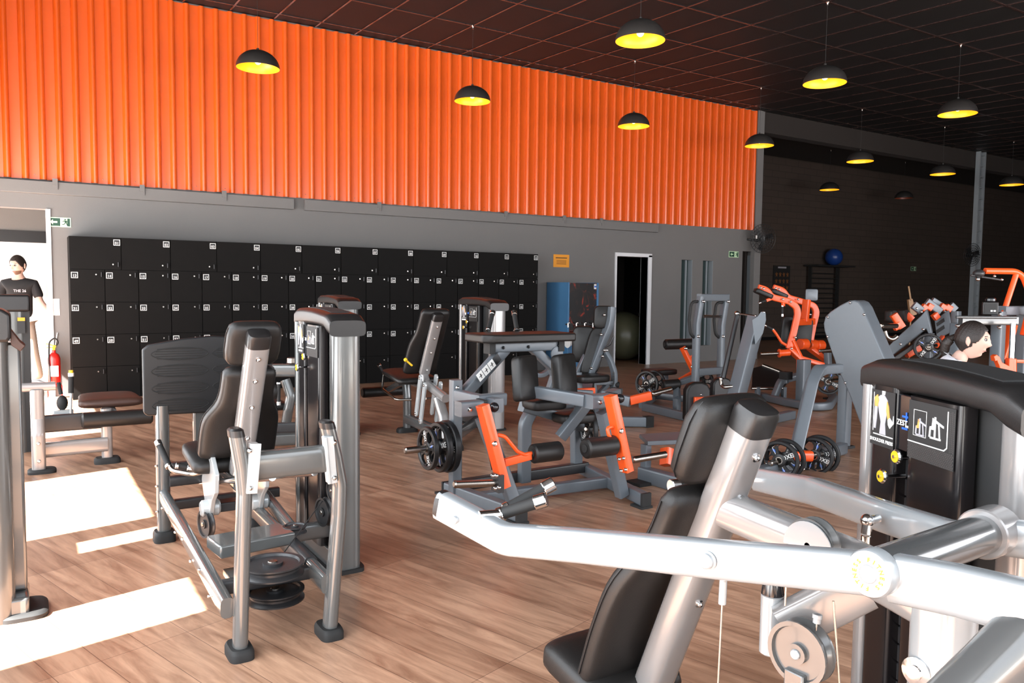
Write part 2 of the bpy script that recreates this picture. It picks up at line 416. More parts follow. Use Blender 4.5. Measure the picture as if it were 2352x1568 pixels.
# ---- orange corrugated cladding
ZB, ZT = 2.845, zc(YW)-.02
b = MB(); p = .197; pts = []; x = X0+.03
while x < XE-.24:
    pts += [(x, 0), (x+.105, 0)]+[(x+.148-.040*math.cos(PI*k/10), .004+.044*math.sin(PI*k/10)) for k in range(11)]; x += p
pts.append((XE-.22, 0))
vs = [V((q[0], YW-.012-q[1], ZB)) for q in pts]+[V((q[0], YW-.012-q[1], ZT)) for q in pts]
n = len(pts); b._add(vs, [(i, i+1, n+i+1, n+i) for i in range(n-1)])
o = b.build('orange_cladding', 'orange_sheet', smooth=32)
tag(o, 'orange corrugated metal cladding covering the upper part of the long wall', 'wall cladding')
b = MB()
xq = X0+.03+.05
while xq < XE-.3:
    b.bolt((xq, YW-.013, ZB+.06), (0, -1, 0), .006, .004, 6); xq += p*2
b.build('screw', 'steel', o); b = None
# painted ledge under the cladding
xa, xb, xc = WY(672, 455, YW).x, WY(697, 460, YW).x, WY(1506, 520, YW).x
b = MB(); b.box2((X0, YW-.09, 2.66), (xa, YW, 2.82)); struct(b.build('trim_1', 'grey_wall', bevel=.006))
b = MB(); b.box2((xb, YW-.09, 2.66), (xc, YW, 2.82)); struct(b.build('trim_2', 'grey_wall', bevel=.006))
for px, wh in ((127, 'above the green exit sign by the left doorway'), (325, 'above the leftmost locker cabinet'), (512, 'left of the gap in the painted ledge'), (866, 'right of the gap in the painted ledge'), (1156, 'above the rightmost locker cabinet'), (1290, 'above the yellow wall notice'), (1375, 'between the yellow notice and the open door')):
    x = WY(px, 460, YW).x; b = MB(); b.box2((x-.03, YW-.11, 2.77), (x+.03, YW-.085, 2.86)); b.box2((x+.01, YW-.105, 2.72), (x+.03, YW-.085, 2.78))
    tag(b.build('cladding_bracket', 'grey_wall'), 'small grey cladding bracket '+wh, 'bracket', 'brackets under the orange cladding')
# grey corner post at the end of the long wall
b = MB(); b.box2((XE-.2, YW-.06, 0), (XE, YW+.05, 5.44)); struct(b.build('trim_3', 'grey_wall'))
# ---- left doorway: reveal, room behind with white wall
yb = 14.6
b = MB(); zt = 2.47
b.box2((X0-.3, yb, 2.31), (.6, yb+.1, 3.0)); struct(b.build('wall_lobby', 'grey_wall'))
b = MB(); b.box2((X0-.3, yb-.02, 2.14), (.6, yb+.1, 2.32)); struct(b.build('trim_lobby_soffit', 'black'))
b = MB(); b.box2((X0-.3, yb, 0), (.6, yb+.1, 2.14)); struct(b.build('wall_lobby_white', 'white_paint'))
b = MB(); b.box2((X0-.3, YW+.2, 2.9), (.6, yb+.1, 3.0)); struct(b.build('ceiling_lobby', 'grey_wall'))
b = MB(); b.box2((DOOR1[1]-.0, YW-.02, 0), (DOOR1[1]+.05, YW+.22, DOOR1[2])); struct(b.build('trim_4', 'white_paint'))
light('lobby_daylight', 'AREA', (-1.4, 13.4, 1.5), (0.2, 13.9, 1.3), 20, (.98, .98, 1), size=(1.8, 2.4))
# ---- open door in the middle: plaster jambs
b = MB(); b.box2((DOOR2[0]-.02, YW-.03, 0), (DOOR2[0]+.02, YW+.21, DOOR2[2])); b.box2((DOOR2[0]-.02, YW-.03, DOOR2[2]-.01), (DOOR2[1]+.09, YW+.21, DOOR2[2]+.06))
b.box2((DOOR2[1], YW-.03, 0), (DOOR2[1]+.09, YW+.21, DOOR2[2]+.03)); d2 = struct(b.build('door_1', 'white_paint', bevel=.004))
b = MB(); b.box2((DOOR2[1]-.04, YW+.2, .98), (DOOR2[1]-.0, YW+.26, 1.04)); b.build('strike_plate', 'steel', d2)
# slit windows
for k, s in enumerate((SL1, SL2)):
    b = MB(); zz = (s[2]+s[3])/2
    b.box2((s[1]-.012, YW+.002, s[2]), (s[1]+.002, YW+.18, s[3])); b.box2((s[0]+(s[1]-s[0])*.66, YW+.10, s[2]), (s[0]+(s[1]-s[0])*.80, YW+.17, s[3]))  # thin lighter skin brightens the right reveal by colour
    w = struct(b.build('window_%d' % (k+1), 'slit_frame'))
    b = MB(); b.box2((s[0], YW+.12, s[2]), (s[1], YW+.13, s[3])); b.build('pane', 'pane_green', w)
# arched opening near the wall end: shelves seen inside
b = MB(); b.box2((DOOR3[1]-.012, YW+.002, 0), (DOOR3[1]+.002, YW+.2, 2.30)); struct(b.build('door_2', 'slit_frame'))  # reveal brightened by colour: lighter skin on its right side only
b = MB()
for z in (.55, 1.05, 1.55, 2.0): b.box2((DOOR3[0]-.3, YW+.5, z), (DOOR3[1]+.15, YW+.8, z+.03))
t_ = b.build('storage_shelf', 'rack_metal'); tag(t_, 'dark shelving just visible inside the narrow arched opening', 'shelving')
for z in (.5, .95, 1.4, 1.85):
    pass
# ---- lockers: six units, numbers as in the photo
LX0, LX1, LZ, LY = .50, 7.70, 2.11, 11.55
uw = (LX1-LX0)/6; rh = LZ/5
def plate(b, x, z, num, s=.078):
    y = LY-.024
    b.mi = 0; b.box2((x-s/2, y-.0015, z-s/2), (x+s/2, y, z+s/2))
    b.mi = 1; b.box2((x-s*.41, y-.0025, z-s*.41), (x+s*.41, y-.001, z+s*.41))
    b.mi = 0; b.text(num, (x, y-.0035, z-s*.12), (1, 0, 0), (0, 0, 1), s*.60)
LLAB = ['leftmost black locker cabinet, beside the fire extinguisher, with door 01', 'black locker cabinet behind the ribbed footplate, with door 03 at its top',
 'black locker cabinet behind the leg press backrest, with door 05 at its top', 'black locker cabinet just right of the leg press weight tower, with door 07',
 'black locker cabinet behind the leg extension backrest, with door 09', 'rightmost black locker cabinet, nearest the yellow notice, with door 12']
for u in range(6):
    ux = LX0+u*uw
    t = thing('locker_cabinet', LLAB[u], 'lockers', (ux+uw/2, LY+.22, 0), 'black locker cabinets along the wall')
    b = MB(); b.box2((ux+.003, LY, 0), (ux+uw-.003, YW-.02, LZ)); b.build('body', 'locker_black', t)
    cells = []
    for k in range(2): cells.append((ux+k*uw/2, uw/2, 0, 2*u+1+k))
    for r in range(1, 5):
        for k in range(3): cells.append((ux+k*uw/3, uw/3, r, {1: 13, 2: 31, 3: 49, 4: 0}[r]+3*u+k if r < 4 else 0))
    for (x, w, r, num) in cells:
        z1 = LZ-r*rh; z0 = z1-rh
        b = MB(); b.box2((x+.004, LY-.022, z0+.003), (x+w-.004, LY, z1-.003)); dr = b.build('locker_door', 'locker_black', t)
        b = MB()
        if r == 0: px_, pz = x+w-.05, z1-.065; kz = z0+.07
        else: px_, pz = x+.055, z1-.075; kz = z1-.065
        if num: plate(b, px_, pz, '%02d' % num); b.build('number_plate', ['white', 'black'], dr)
        b = MB(); b.cyl((x+w-.10, LY-.032, kz), (x+w-.10, LY-.02, kz), .010, 12); b.build('lock', 'steel', dr)
        b = MB(); b.box2((x+w-.045, LY-.045, kz-.03), (x+w-.035, LY-.02, kz+.03)); b.build('hasp', 'dark_paint', dr)
# ---- pendant lamps
def lamp(lit=True, label='', grp=None):
    t = thing('pendant_lamp', label, 'lamp', (0, 0, 0), grp)
    R = .27; prof = []; H = .225
    for k in range(13):
        a = PI/2*k/12; prof.append((R*math.cos(a)+1e-7, H*math.sin(a)))
    b = MB(); b.lathe(prof, (0, 0, 0), (0, 0, 1), 40, caps=False); b.lathe([(R, 0), (R-.004, 0)], (0, 0, 0), (0, 0, 1), 40, caps=False)
    s = b.build('lamp_shade', 'lamp_black', t, smooth=60)
    b = MB(); b.lathe([((r-.004) if r > .01 else 1e-7, z*.975) for r, z in prof], (0, 0, 0), (0, 0, 1), 40, caps=False)
    b.build('shade_lining', 'lamp_gold' if lit else 'lamp_gold_off', s, smooth=60)
    b = MB(); b.cyl((0, 0, .21), (0, 0, .15), .024, 14); b.build('socket', 'dark_paint', t)
    b = MB(); b.ball((0, 0, .095), .042, 16, (1, 1, 1.2)); b.build('bulb', 'bulb' if lit else 'white', t)
    b = MB(); b.cyl((0, 0, .22), (0, 0, .25), .018, 12); b.build('shade_cap', 'lamp_black', t)
    return t
def hang(l, x, y, z=4.25, on=True):
    l.location = (x, y, z); h = zc(y)-z if y < YW else 5.6-z
    b = MB(); b.cyl((x, y, z+.25), (x, y, z+h), .0025, 6); b.build('cord', 'ink', l)
    b = MB(); b.lathe([(.014, 0), (.014, .03), (.03, .05)], (x, y, z+h-.055), (0, 0, 1), 10); b.build('ceiling_hook', 'steel', l)
L0 = lamp(True); kids = None
order = ['first', 'second', 'third', 'fourth', 'fifth', 'sixth', 'seventh', 'eighth']
lab = [(-5, 0, 'lit dome pendant furthest left, before the orange cladding'),
 (0, 0, 'lit dome pendant in front of the middle of the orange cladding'),
 (5, 0, 'lit dome pendant third from the left before the orange cladding'),
 (10, 0, 'lit dome pendant overlapping the right end of the orange cladding'),
 (15, 0, 'lit dome pendant next to the right of the orange cladding end'),
 (20, 0, 'lit dome pendant just left of the tall lattice column'),
 (25, 0, 'lit dome pendant just right of the lattice column at the picture edge'),
 (0, 3, 'biggest lit dome pendant near the top, its bulb showing'),
 (5, 3, 'lit dome pendant, middle of the near row'),
 (10, 3, 'lit dome pendant furthest right of the near row')]
first = True
bases = [copy_tree(L0) for _ in lab[1:]]
for k, (i, j, tx) in enumerate(lab):
    l = L0 if k == 0 else bases[k-1]
    l['label'] = tx.replace('lit dome', 'lit black dome', 1); l['group'] = 'lit pendant lamps'
    hang(l, GX+i*.625, GY-j*1.25, 4.27 if j == 0 else 4.19)
for (px, py, lit, tx) in ((1905, 436, True, 'lit black dome pendant low against the dark far wall, left of the unlit one'), (2076, 455, False, 'unlit black dome pendant hanging before the dark far wall')):
    l = lamp(lit, tx, 'lit pendant lamps' if lit else None)
    P = WY(px, py, 14.6); hang(l, P.x, P.y, P.z, lit)
# ================================================================== SELECTORISED MACHINES
def loft(b, rings, caps=True):
    n = len(rings[0]); vs = [p for r in rings for p in r]; fs = []
    for i in range(len(rings)-1):
        for j in range(n):
            a = i*n+j; c = i*n+(j+1) % n; fs.append((a, c, c+n, a+n))
    if caps: fs.append(tuple(range(n-1, -1, -1))); fs.append(tuple(range((len(rings)-1)*n, len(rings)*n)))
    return b._add(vs, fs)
def rring(c, ax, ay, w, h, e=5., n=24):
    out = []
    for j in range(n):
        a = 2*PI*(j+.5)/n; ca, sa = math.cos(a), math.sin(a)
        out.append(V(c)+V(ax)*(math.copysign(abs(ca)**(2/e), ca)*w/2)+V(ay)*(math.copysign(abs(sa)**(2/e), sa)*h/2))
    return out
Z = V((0, 0, 1))
def foot(t, p, w=.12, d=.16, h=.05, u=(1, 0, 0), mat_='rubber', name='rubber_foot'):
    u = V(u).normalized(); v = Z.cross(u); b = MB(); p = V(p)
    loft(b, [rring(p+Z*z, u, v, w*k, d*k, 4, 28) for z, k in ((.0, 1), (h*.6, 1), (h*.85, .93), (h, .84))])
    return b.build(name, mat_, t)
def tower(t, P0, u, H=1.38, title='', th=.17, w=.60, silver='silver', capmat='plastic', detail=True, flip=False, full=False):
    """weight-stack tower; P0 = far front corner on the floor, u = horizontal direction along the front towards the near end"""
    P0 = V(P0); u = V(u).normalized(); n = u.cross(Z) if not flip else Z.cross(u)      # n = outward normal of the front
    def L(a, bk, z): return P0+u*a-n*bk+Z*z
    def bx(b, a0, a1, b0, b1, z0, z1):
        b.prism([L(a0, b0, z0), L(a1, b0, z0), L(a1, b1, z0), L(a0, b1, z0)], Z*(z1-z0))
    b = MB(); cw = .11
    loft(b, [rring(L(w-cw/2, th/2, z), u, n, cw, th, 3.2, 28) for z in (.0, H-.09)])
    b.build('tower_column', silver, t)
    b = MB(); loft(b, [rring(L(.028, th/2-.016, z), u, n, .062, th+.03, 4, 24) for z in (.0, H-.09)]); b.build('tower_column', silver, t)
    b = MB(); bx(b, .06, w-.08, .03, th-.02, .10, H-.06); b.build('tower_core', 'ink', t)
    b = MB(); bx(b, .03, w-.03, -.005, th, .0, .12); b.build('tower_base', 'gunmetal', t, bevel=.008)
    b = MB(); loft(b, [rring(L(w/2, th/2, z), u, n, w+.03, th+.05, 7, 28) for z in (0, .02)]); b.build('base_pad', 'rubber', t)
    # smoked shroud, two panels with the selector slot between
    b = MB()
    loft(b, [rring(L(.118, .0, z), u, n, .124, .05, 6, 20) for z in (.12, H-.085)])
    loft(b, [rring(L(.350, -.004, z), u, n, .215, .06, 6, 24) for z in (.12, H-.095)])
    sh = b.build('shroud', 'smoke', t)
    # arched cap
    rings = []; N = 13
    for i in range(N):
        s = i/(N-1); a = -.008+s*(w+.016)
        up = H-.012+.012*math.sin(PI*min(1, s*1.15)) - .02*s - (.018*(1-min(1, s/.05))**2) - (.03*(1-min(1, (1-s)/.08))**2)
        lo = H-.098 - .012*abs(2*s-1)**2 - (.035 if s > .86 else 0)*min(1, (s-.86)/.08) + .0
        rings.append(rring(L(a, th/2-.004, (up+lo)/2), n, Z, th+.045, up-lo, 5, 24))
    b = MB(); loft(b, rings); cp = b.build('tower_cap', capmat, t, smooth=50)
    rr = []
    for i in range(9):
        q = .18+.62*i/8; a = -.008+q*(w+.016); up = H-.012+.012*math.sin(PI*min(1, q*1.15))-.02*q
        rr.append([L(a, th*.16, up-.004), L(a, th*.16, up+.0025), L(a, th*.5, up+.004), L(a, th*.84, up+.0025), L(a, th*.84, up-.004)])
    b = MB(); loft(b, rr); b.build('cap_inlay', 'rubber', cp, smooth=50)
    # weight stack seen in the slot
    b = MB()
    for k in range(15): z = .2+k*.055; bx(b, .17, .25, .012, .03, z, z+.05)
    b.build('weight_stack', 'dark_paint', t, bevel=.003)
    b = MB(); bx(b, .176, .252, -.018, .0, H-.26, H-.10); br = b.build('brand_plate', 'black_gloss', t, bevel=.003)
    y = -.0195
    b = MB(); c = L(.212, y, H-.18)
    if detail:
        b.mi = 1
        for (da, dz, wa, hz) in ((-.010, .016, .026, .006), (.006, .004, .006, .028), (-.010, -.018, .026, .006)): 
            b.prism([c+u*da+Z*dz, c+u*(da+wa)+Z*dz, c+u*(da+wa)+Z*(dz+hz), c+u*da+Z*(dz+hz)], n*.0012)
        b.mi = 0; b.text('ZEST', c-u*.008+n*.002, u, Z, .022); b.text('FITNESS', c+u*.024-Z*.008+n*.002, u, Z, .009)
    else:
        b.mi = 1; b.ball(c, .012, 10)
    b.build('brand_mark', ['white', 'blue'], br)
    # left placard: muscle figure and title
    b = MB(); f = lambda a, z: L(a, -.0262, z)
    b.mi = 0; b.prism([f(.060, H-.265), f(.176, H-.265), f(.176, H-.10), f(.060, H-.10)], n*.001)
    pl = b
    if detail:
        pl.mi = 3
        for k in range(9): pl.prism([f(.061, H-.12-k*.017), f(.067, H-.12-k*.017), f(.067, H-.112-k*.017), f(.061, H-.112-k*.017)], n*.0018)
    pl.mi = 1
    def poly(pts, mi, d=.0022): pl.mi = mi; pl.prism([f(.063+p[0]*.110, H-.265+p[1]*.165) for p in pts], n*d)
    poly([(.28, .95), (.42, .98), (.52, .86), (.56, .60), (.50, .20), (.66, .18), (.72, .62), (.86, .40), (.93, .52), (1.0, .55), (.98, .42), (.84, .26), (.74, .36), (.70, .70), (.60, .92)][:0] or
         [(.25, .86), (.40, .92), (.58, .92), (.72, .84), (.70, .60), (.64, .42), (.68, .22), (.40, .22), (.44, .44), (.34, .62)], 1)
    poly([(.46, .92), (.58, .93), (.60, 1.0), (.46, 1.0)], 4, .0024)
    poly([(.14, .86), (.26, .92), (.34, .82), (.28, .70), (.16, .70)], 2, .003)
    poly([(.16, .70), (.28, .70), (.26, .48), (.22, .30), (.14, .30), (.13, .5)], 1, .0026)
    poly([(.70, .84), (.78, .74), (.84, .55), (.76, .50), (.68, .66)], 2, .003)
    poly([(.76, .50), (.84, .55), (.98, .48), (1.0, .60), (1.02, .46), (.86, .36), (.78, .42)], 4, .003)
    pl.mi = 4
    for q in ([(.08, .25), (.10, .25), (.10, .95), (.08, .95)], [(.10, .19), (1., .19), (1., .21), (.12, .21)]): poly(q, 4, .0016)
    if detail and title: pl.mi = 4; pl.text(title, f(.118, H-.265+.016)+n*.002, u, Z, .0145)
    elif title: pl.mi = 4; poly([(.1, .03), (.95, .03), (.95, .12), (.1, .12)], 4, .0016)
    pl.build('placard', ['ink', 'pict', 'pict_orange', 'hex', 'white'], sh)
    # right placard: frame with two pictograms
    pl = MB(); f = lambda a, z: L(a, -.0352, z)
    pl.mi = 0; pl.prism([f(.255, H-.265), f(.445, H-.265), f(.445, H-.105), f(.255, H-.105)], n*.001)
    def P2(pts, mi, d=.002): pl.mi = mi; pl.prism([f(.255+p[0]*.19, H-.265+p[1]*.155) for p in pts], n*d)
    if detail:
        for r_ in range(9):
            for c_ in range(26):
                x0 = .01+c_*.0375+(r_ % 2)*.019; z0 = .01+r_*.03
                P2([(x0, z0), (x0+.022, z0), (x0+.028, z0+.011), (x0+.022, z0+.022), (x0, z0+.022), (x0-.006, z0+.011)], 3, .0016)
        for r_ in range(22):
            for c_ in range(3):
                x0 = .90+c_*.034; z0 = .29+r_*.031+(c_ % 2)*.015
                P2([(x0, z0), (x0+.02, z0), (x0+.02, z0+.02), (x0, z0+.02)], 3, .0016)
    P2([(.0, .29), (.80, .29), (.86, .35), (.86, .97), (.845, .97), (.845, .36), (.79, .31), (.0, .31)], 4)
    for (x0, x1, mi) in ((.12, .125, 4), (.40, .405, 4)): P2([(x0, .42), (x1, .42), (x1, .88), (x0, .88)], mi)
    P2([(.12, .42), (.405, .42), (.405, .427), (.12, .427)], 4); P2([(.12, .873), (.405, .873), (.405, .88), (.12, .88)], 4)
    for ox, k, m in ((.16, 1., 1), (.46, 1.25, 4)):
        q = lambda pts, mm=m: P2([(ox+p[0]*k*.22, .40+p[1]*k*.36) for p in pts], mm, .003)
        q([(.45, .1), (.55, .1), (.55, .95), (.45, .95)]); q([(.15, .1), (.95, .1), (.95, .17), (.15, .17)]); q([(.3, .80), (1.15, .60), (1.15, .68), (.3, .90)])
        q([(.85, .1), (.92, .1), (.82, .68), (.75, .68)]); q([(.12, .45), (.40, .45), (.48, .85), (.32, .90), (.26, .58), (.12, .56)], 2 if m == 1 else 4)
        q([(.05, .15), (.15, .15), (.20, .55), (.10, .55)], m)
    pl.build('placard', ['ink', 'pict', 'pict_orange', 'hex', 'white'], sh)
    # selector knobs
    for (a, z, o) in ((.214, H-.275, .045), (.196, H-.335, .075)):
        b = MB(); b.mi = 1; p = L(a, .0, z); b.cyl(p, p+n*(o-.006), .006, 10); b.cyl(p+n*(o-.012), p+n*o, .021, 18, .004); b.mi = 0; b.cyl(p+n*(o-.001), p+n*(o+.002), .0165, 18)
        b.mi = 1; b.cyl(p+n*(o+.001), p+n*(o+.006), .005, 10)
        b.build('selector_knob', ['yellow', 'chrome'], t)
    return sh
def seat_back(t, T, B_, f, head=True, tube=True, tubemat='silver', hw0=.13, hw1=.20, L_=.98, tw=.085, td=.12, pad='leather', cap='plastic', ho=0., hk=1., lc=.45):
    """padded back on a slanted tube. T, B_ top and bottom of the tube; f = facing direction"""
    T = V(T); B_ = V(B_); d = (T-B_).normalized(); f = V(f).normalized(); l = d.cross(f).normalized(); fn = l.cross(d).normalized()
    if fn.dot(f) < 0: fn = -fn
    if tube:
        b = MB(); loft(b, [rring(T-d*.03, l, fn, tw*1.12, td, 3.4, 32), rring(B_, l, fn, tw*1.12, td, 3.4, 32)]); up = b.build('upright', tubemat, t)
        b = MB(); loft(b, [rring(T-d*.055, l, fn, tw*1.14, td*1.03, 3.4, 32), rring(T-d*.0, l, fn, tw*1.14, td*1.03, 3.4, 32), rring(T+d*.014, l, fn, tw*1.02, td*.93, 3.4, 32), rring(T+d*.020, l, fn, tw*.7, td*.65, 3.4, 32)])
        b.build('end_cap', cap, up)
        b = MB()
        for s in (.11, .24, .40, .60):
            p = T-d*s-fn*td/2; b.lathe([(.013, 0), (.013, .003), (.008, .004), (.008, .009), (.004, .012)], p, -fn, 10)
        b.build('bolt', 'chrome', up)
    td2 = td/2
    def sec(s, fo, w, th): return rring(T-d*s+fn*(td2*.55+fo+th/2), l, fn, w, th, 3.6, 32)
    parts = []
    if head:
        b = MB(); ss = [(-.035, .035, .17, .03), (-.028, .022, .215, .06), (-.01, .012, .245, .085), (.03, .006, .262, .10), (.12, .004, .265, .10), (.17, .008, .255, .092), (.195, .02, .22, .06), (.203, .03, .17, .03)]
        loft(b, [sec(ho+(q[0]+.035)*hk-.035, q[1], q[2], q[3]) for q in ss]); h = b.build('headrest', pad, t, smooth=60)
        b = MB(); loft(b, [rring(T-d*(ho+(s+.035)*hk-.035)+fn*(td2*.55+.058), l, fn, w, .006, 3.6, 32) for s, w in ((-.026, .222), (.0, .258), (.03, .272), (.12, .275), (.17, .265), (.19, .235))], caps=False); b.build('seam', 'black', h)
        s0 = ho+.259*hk-.035
    else: s0 = -.03
    Lp = L_
    b = MB(); N = 18; rings = []
    for i in range(N+1):
        q = i/N; s = s0+q*(Lp-s0); x = (s-s0)/(Lp-s0)
        lum = 1/(1+math.exp(-(x-lc)*16))            # lumbar step forward
        hw = hw0+(hw1-hw0)*lum; fo = .002+.045*lum - .02*max(0, (x-.75))*2; th = .085+.01*lum
        if i == 0: hw *= .72; th = .03; fo += .03
        if i == N: hw *= .80; th = .035; fo += .03
        rings.append(sec(s, fo, hw*2, th))
        if i == 0: rings.append(sec(s+.012, .008, hw0*2*.93, .07))
        if i == N-1: rings.append(sec(Lp-.012, .045+.01, hw1*2*.95, .08))
    loft(b, rings); bk = b.build('backrest', pad, t, smooth=60)
    b = MB(); rr = []
    for i in range(1, N):
        q = i/N; s = s0+q*(Lp-s0); x = q; lum = 1/(1+math.exp(-(x-lc)*16)); hw = hw0+(hw1-hw0)*lum; fo = .002+.045*lum-.02*max(0, (x-.75))*2
        rr.append(rring(T-d*s+fn*(td2*.55+fo+.056), l, fn, hw*2+.008, .005, 3.6, 32))
    loft(b, rr, caps=False); b.build('seam', 'black', bk)
    return d, fn, l
def seatpad(t, c, f, w=.42, L_=.42, th=.09, tilt=.0, pad='leather', front=1.):
    f = V(f).normalized(); l = Z.cross(f); f2 = (f*math.cos(tilt)+Z*math.sin(tilt)).normalized(); up = l.cross(f2)*-1
    if up.z < 0: up = -up
    b = MB(); rings = []
    for s, k, hh in ((-.5, .75, .35), (-.47, .92, .75), (-.40, 1, 1), (.30, front, 1), (.42, front*.97, .95), (.475, front*.9, .75), (.5, front*.75, .35)):
        rings.append(rring(V(c)+f2*(s*L_), l, up, w*k, th*hh, 3.6, 28))
    loft(b, rings); return b.build('seat', pad, t, smooth=60)
def grip(t, a, b_, r=.018, name='grip', ring='chrome'):
    a = V(a); b_ = V(b_); d = (b_-a).normalized()
    m = MB(); m.mi = 0; m.cyl(a, b_, r, 20, .002); m.mi = 1; m.cyl(b_-d*.012, b_+d*.022, r*1.22, 22, .002); m.cyl(a-d*.01, a+d*.008, r*1.15, 22, .002)
    return m.build(name, ['rubber', ring], t)
def pulley(t, c, ax, r=.055, th=.025, m='dark_paint', hub='steel', name='pulley'):
    c = V(c); ax = V(ax).normalized(); b = MB(); b.mi = 0; h = th/2
    b.lathe([(r*.30, -h*.6), (r*.82, -h*.6), (r*.86, -h), (r, -h), (r, -h*.75), (r*.86, -h*.2), (r*.86, h*.2), (r, h*.75), (r, h), (r*.86, h), (r*.82, h*.6), (r*.30, h*.6)], c, ax, 32)
    b.mi = 1; b.cyl(c-ax*(h+.006), c+ax*(h+.006), r*.16, 12, .002); b.mi = 0; b.lathe([(r*.32, -h*1.05), (r*.32, h*1.05)], c, ax, 20)
    return b.build(name, [m, hub], t)
def cable(t, pts, r=.0028, m='ink', name='cable'):
    b = MB(); b.tube(pts, r, 8, .02); return b.build(name, m, t)

# ---------------- A: leg press in the left foreground
A = thing('leg_press', 'silver leg press with ribbed black footplate and weight tower, in the left foreground', 'exercise machine', (1.0, 4.0, 0))
TA = tower(A, (1.335, 4.46, 0), (0, -1, 0), 1.39, 'LEG PRESS', th=.15, silver='silver_dark', capmat='plastic')
y0 = 3.2
for (pp, ft) in (([(541, 990), (556, 1075), (561, 1130), (557, 1250), (551, 1490)], (.70, y0)), ([(750, 972), (768, 1045), (780, 1110), (778, 1180), (768, 1300), (757, 1450)], (1.075, y0))):
    pts = [WY(px, py, y0) for px, py in pp]; pts[-1].z = .02
    b = MB(); b.sweep(pts, .058, .088, up=(0, 1, 0), n=24, e=2.5, r=.12); lg = b.build('front_leg', 'silver_dark', A)
    d = (pts[0]-pts[1]).normalized(); b = MB(); loft(b, [rring(pts[0]-d*.02, V((1, 0, 0)), V((0, 1, 0)), .063, .092, 2.5), rring(pts[0]+d*.006, V((1, 0, 0)), V((0, 1, 0)), .060, .09, 2.5), rring(pts[0]+d*.014, V((1, 0, 0)), V((0, 1, 0)), .04, .07, 2.5)]); b.build('end_cap', 'plastic', lg)
    foot(A, (pts[-1].x, y0+.01, 0), .10, .16, .045)
b = MB(); p0 = WY(562, 1062, y0); p1 = WY(762, 1052, y0); p0.z = p1.z = .775; b.rect([p0, p1], .07, .115, e=4); b.build('crossbar', 'silver_dark', A)
for px, s in ((584, 1), (742, -1)):
    p = WY(px, 1055, y0); b = MB(); b.mi = 0; b.box((p.x, y0-.055, .775), (.012, .01, .20), Matrix.Rotation(.09*s, 3, 'Y')); b.box((p.x-.018*s, y0-.03, .775), (.036, .05, .20), Matrix.Rotation(.09*s, 3, 'Y'))
    b.mi = 1
    for dz in (-.075, .075): b.bolt((p.x-.03*s, y0-.05, .775+dz), (0, -1, 0), .012, .016)
    b.build('mount_plate', ['silver_light', 'chrome'], A, bevel=.002)
# rails
b = MB(); b.rect([(.665, 4.93, .27), (.665, 3.22, .20)], .055, .085, e=3.2); r1 = b.build('side_rail', 'silver_dark', A)
b = MB()
for k in range(7): yy = 4.75-k*.22; b.bolt((.636, yy, .262-.0409*(4.93-yy)+(.018 if k % 2 else -.018)), (-1, 0, 0), .008, .008)
b.build('bolt', 'chrome', r1)
b = MB(); b.rect([(1.08, 4.9, .24), (1.08, 3.22, .22)], .055, .085, e=3.2); r2 = b.build('side_rail', 'silver_dark', A)
b = MB(); b.rect([(1.08, 3.95, .235), (1.08, 3.45, .225)], .064, .094, e=3.2); b.build('rail_sleeve', 'dark_paint', r2)
# rear posts
for x in (.665, 1.20):
    b = MB(); b.rect([(x, 4.92, .03), (x, 4.92, .80)], .075, .075, up=(0, 1, 0), e=2.6); ps = b.build('rear_post', 'silver_dark', A)
    foot(A, (x, 4.92, 0), .12, .14, .06)
    b = MB()
    for z in (.18, .33, .45, .58): b.bolt((x-.038, 4.90, z), (-1, 0, 0), .008, .008)
    b.build('bolt', 'chrome', ps)
for z in (.44, .36, .22):
    b = MB(); b.rect([(.69, 4.86, z), (1.32, 4.86, z)], .05, .06, e=5); b.build('rear_brace', 'dark_paint', A)
# footplate with two ribbed foot pads
yp = 4.90
b = MB(); xl, xr = .565, 1.30
prof = [(xl+.02, .745), (xr-.02, .735), (xr, .76), (xr, 1.10), (xr-.05, 1.15), (xr-.2, 1.19), (xl+.38, 1.20), (xl+.20, 1.185), (xl+.03, 1.155), (xl, 1.13), (xl, .765)]
b.prism([V((x, yp, z)) for x, z in prof], (0, .03, 0)); fp = b.build('footplate', 'black', A, bevel=.01, seg=3)
b = MB()
for cx in (xl+.20, xr-.20):
    for k in range(4):
        zc_ = .80+k*.10
        for m_ in range(5):
            z = zc_-.028+m_*.014; hw = .135-.006*abs(m_-2)
            b.rect([(cx-hw, yp-.003, z), (cx+hw, yp-.003, z)], .004, .004, e=2, n=8)
        lp = [V((cx+.155*math.cos(a)*1.0, yp-.003, zc_+.036*math.sin(a))) for a in [2*PI*i/24 for i in range(25)]]
        b.tube(lp, .0025, 6)
b.build('grip_ribs', 'rubber', fp)
b = MB(); b.prism([(.84, yp+.03, .50), (.98, yp+.03, .50), (.98, yp+.03, 1.1), (.84, yp+.03, 1.1)], (0, .05, 0)); b.build('footplate_bracket', 'silver_dark', A, bevel=.01)
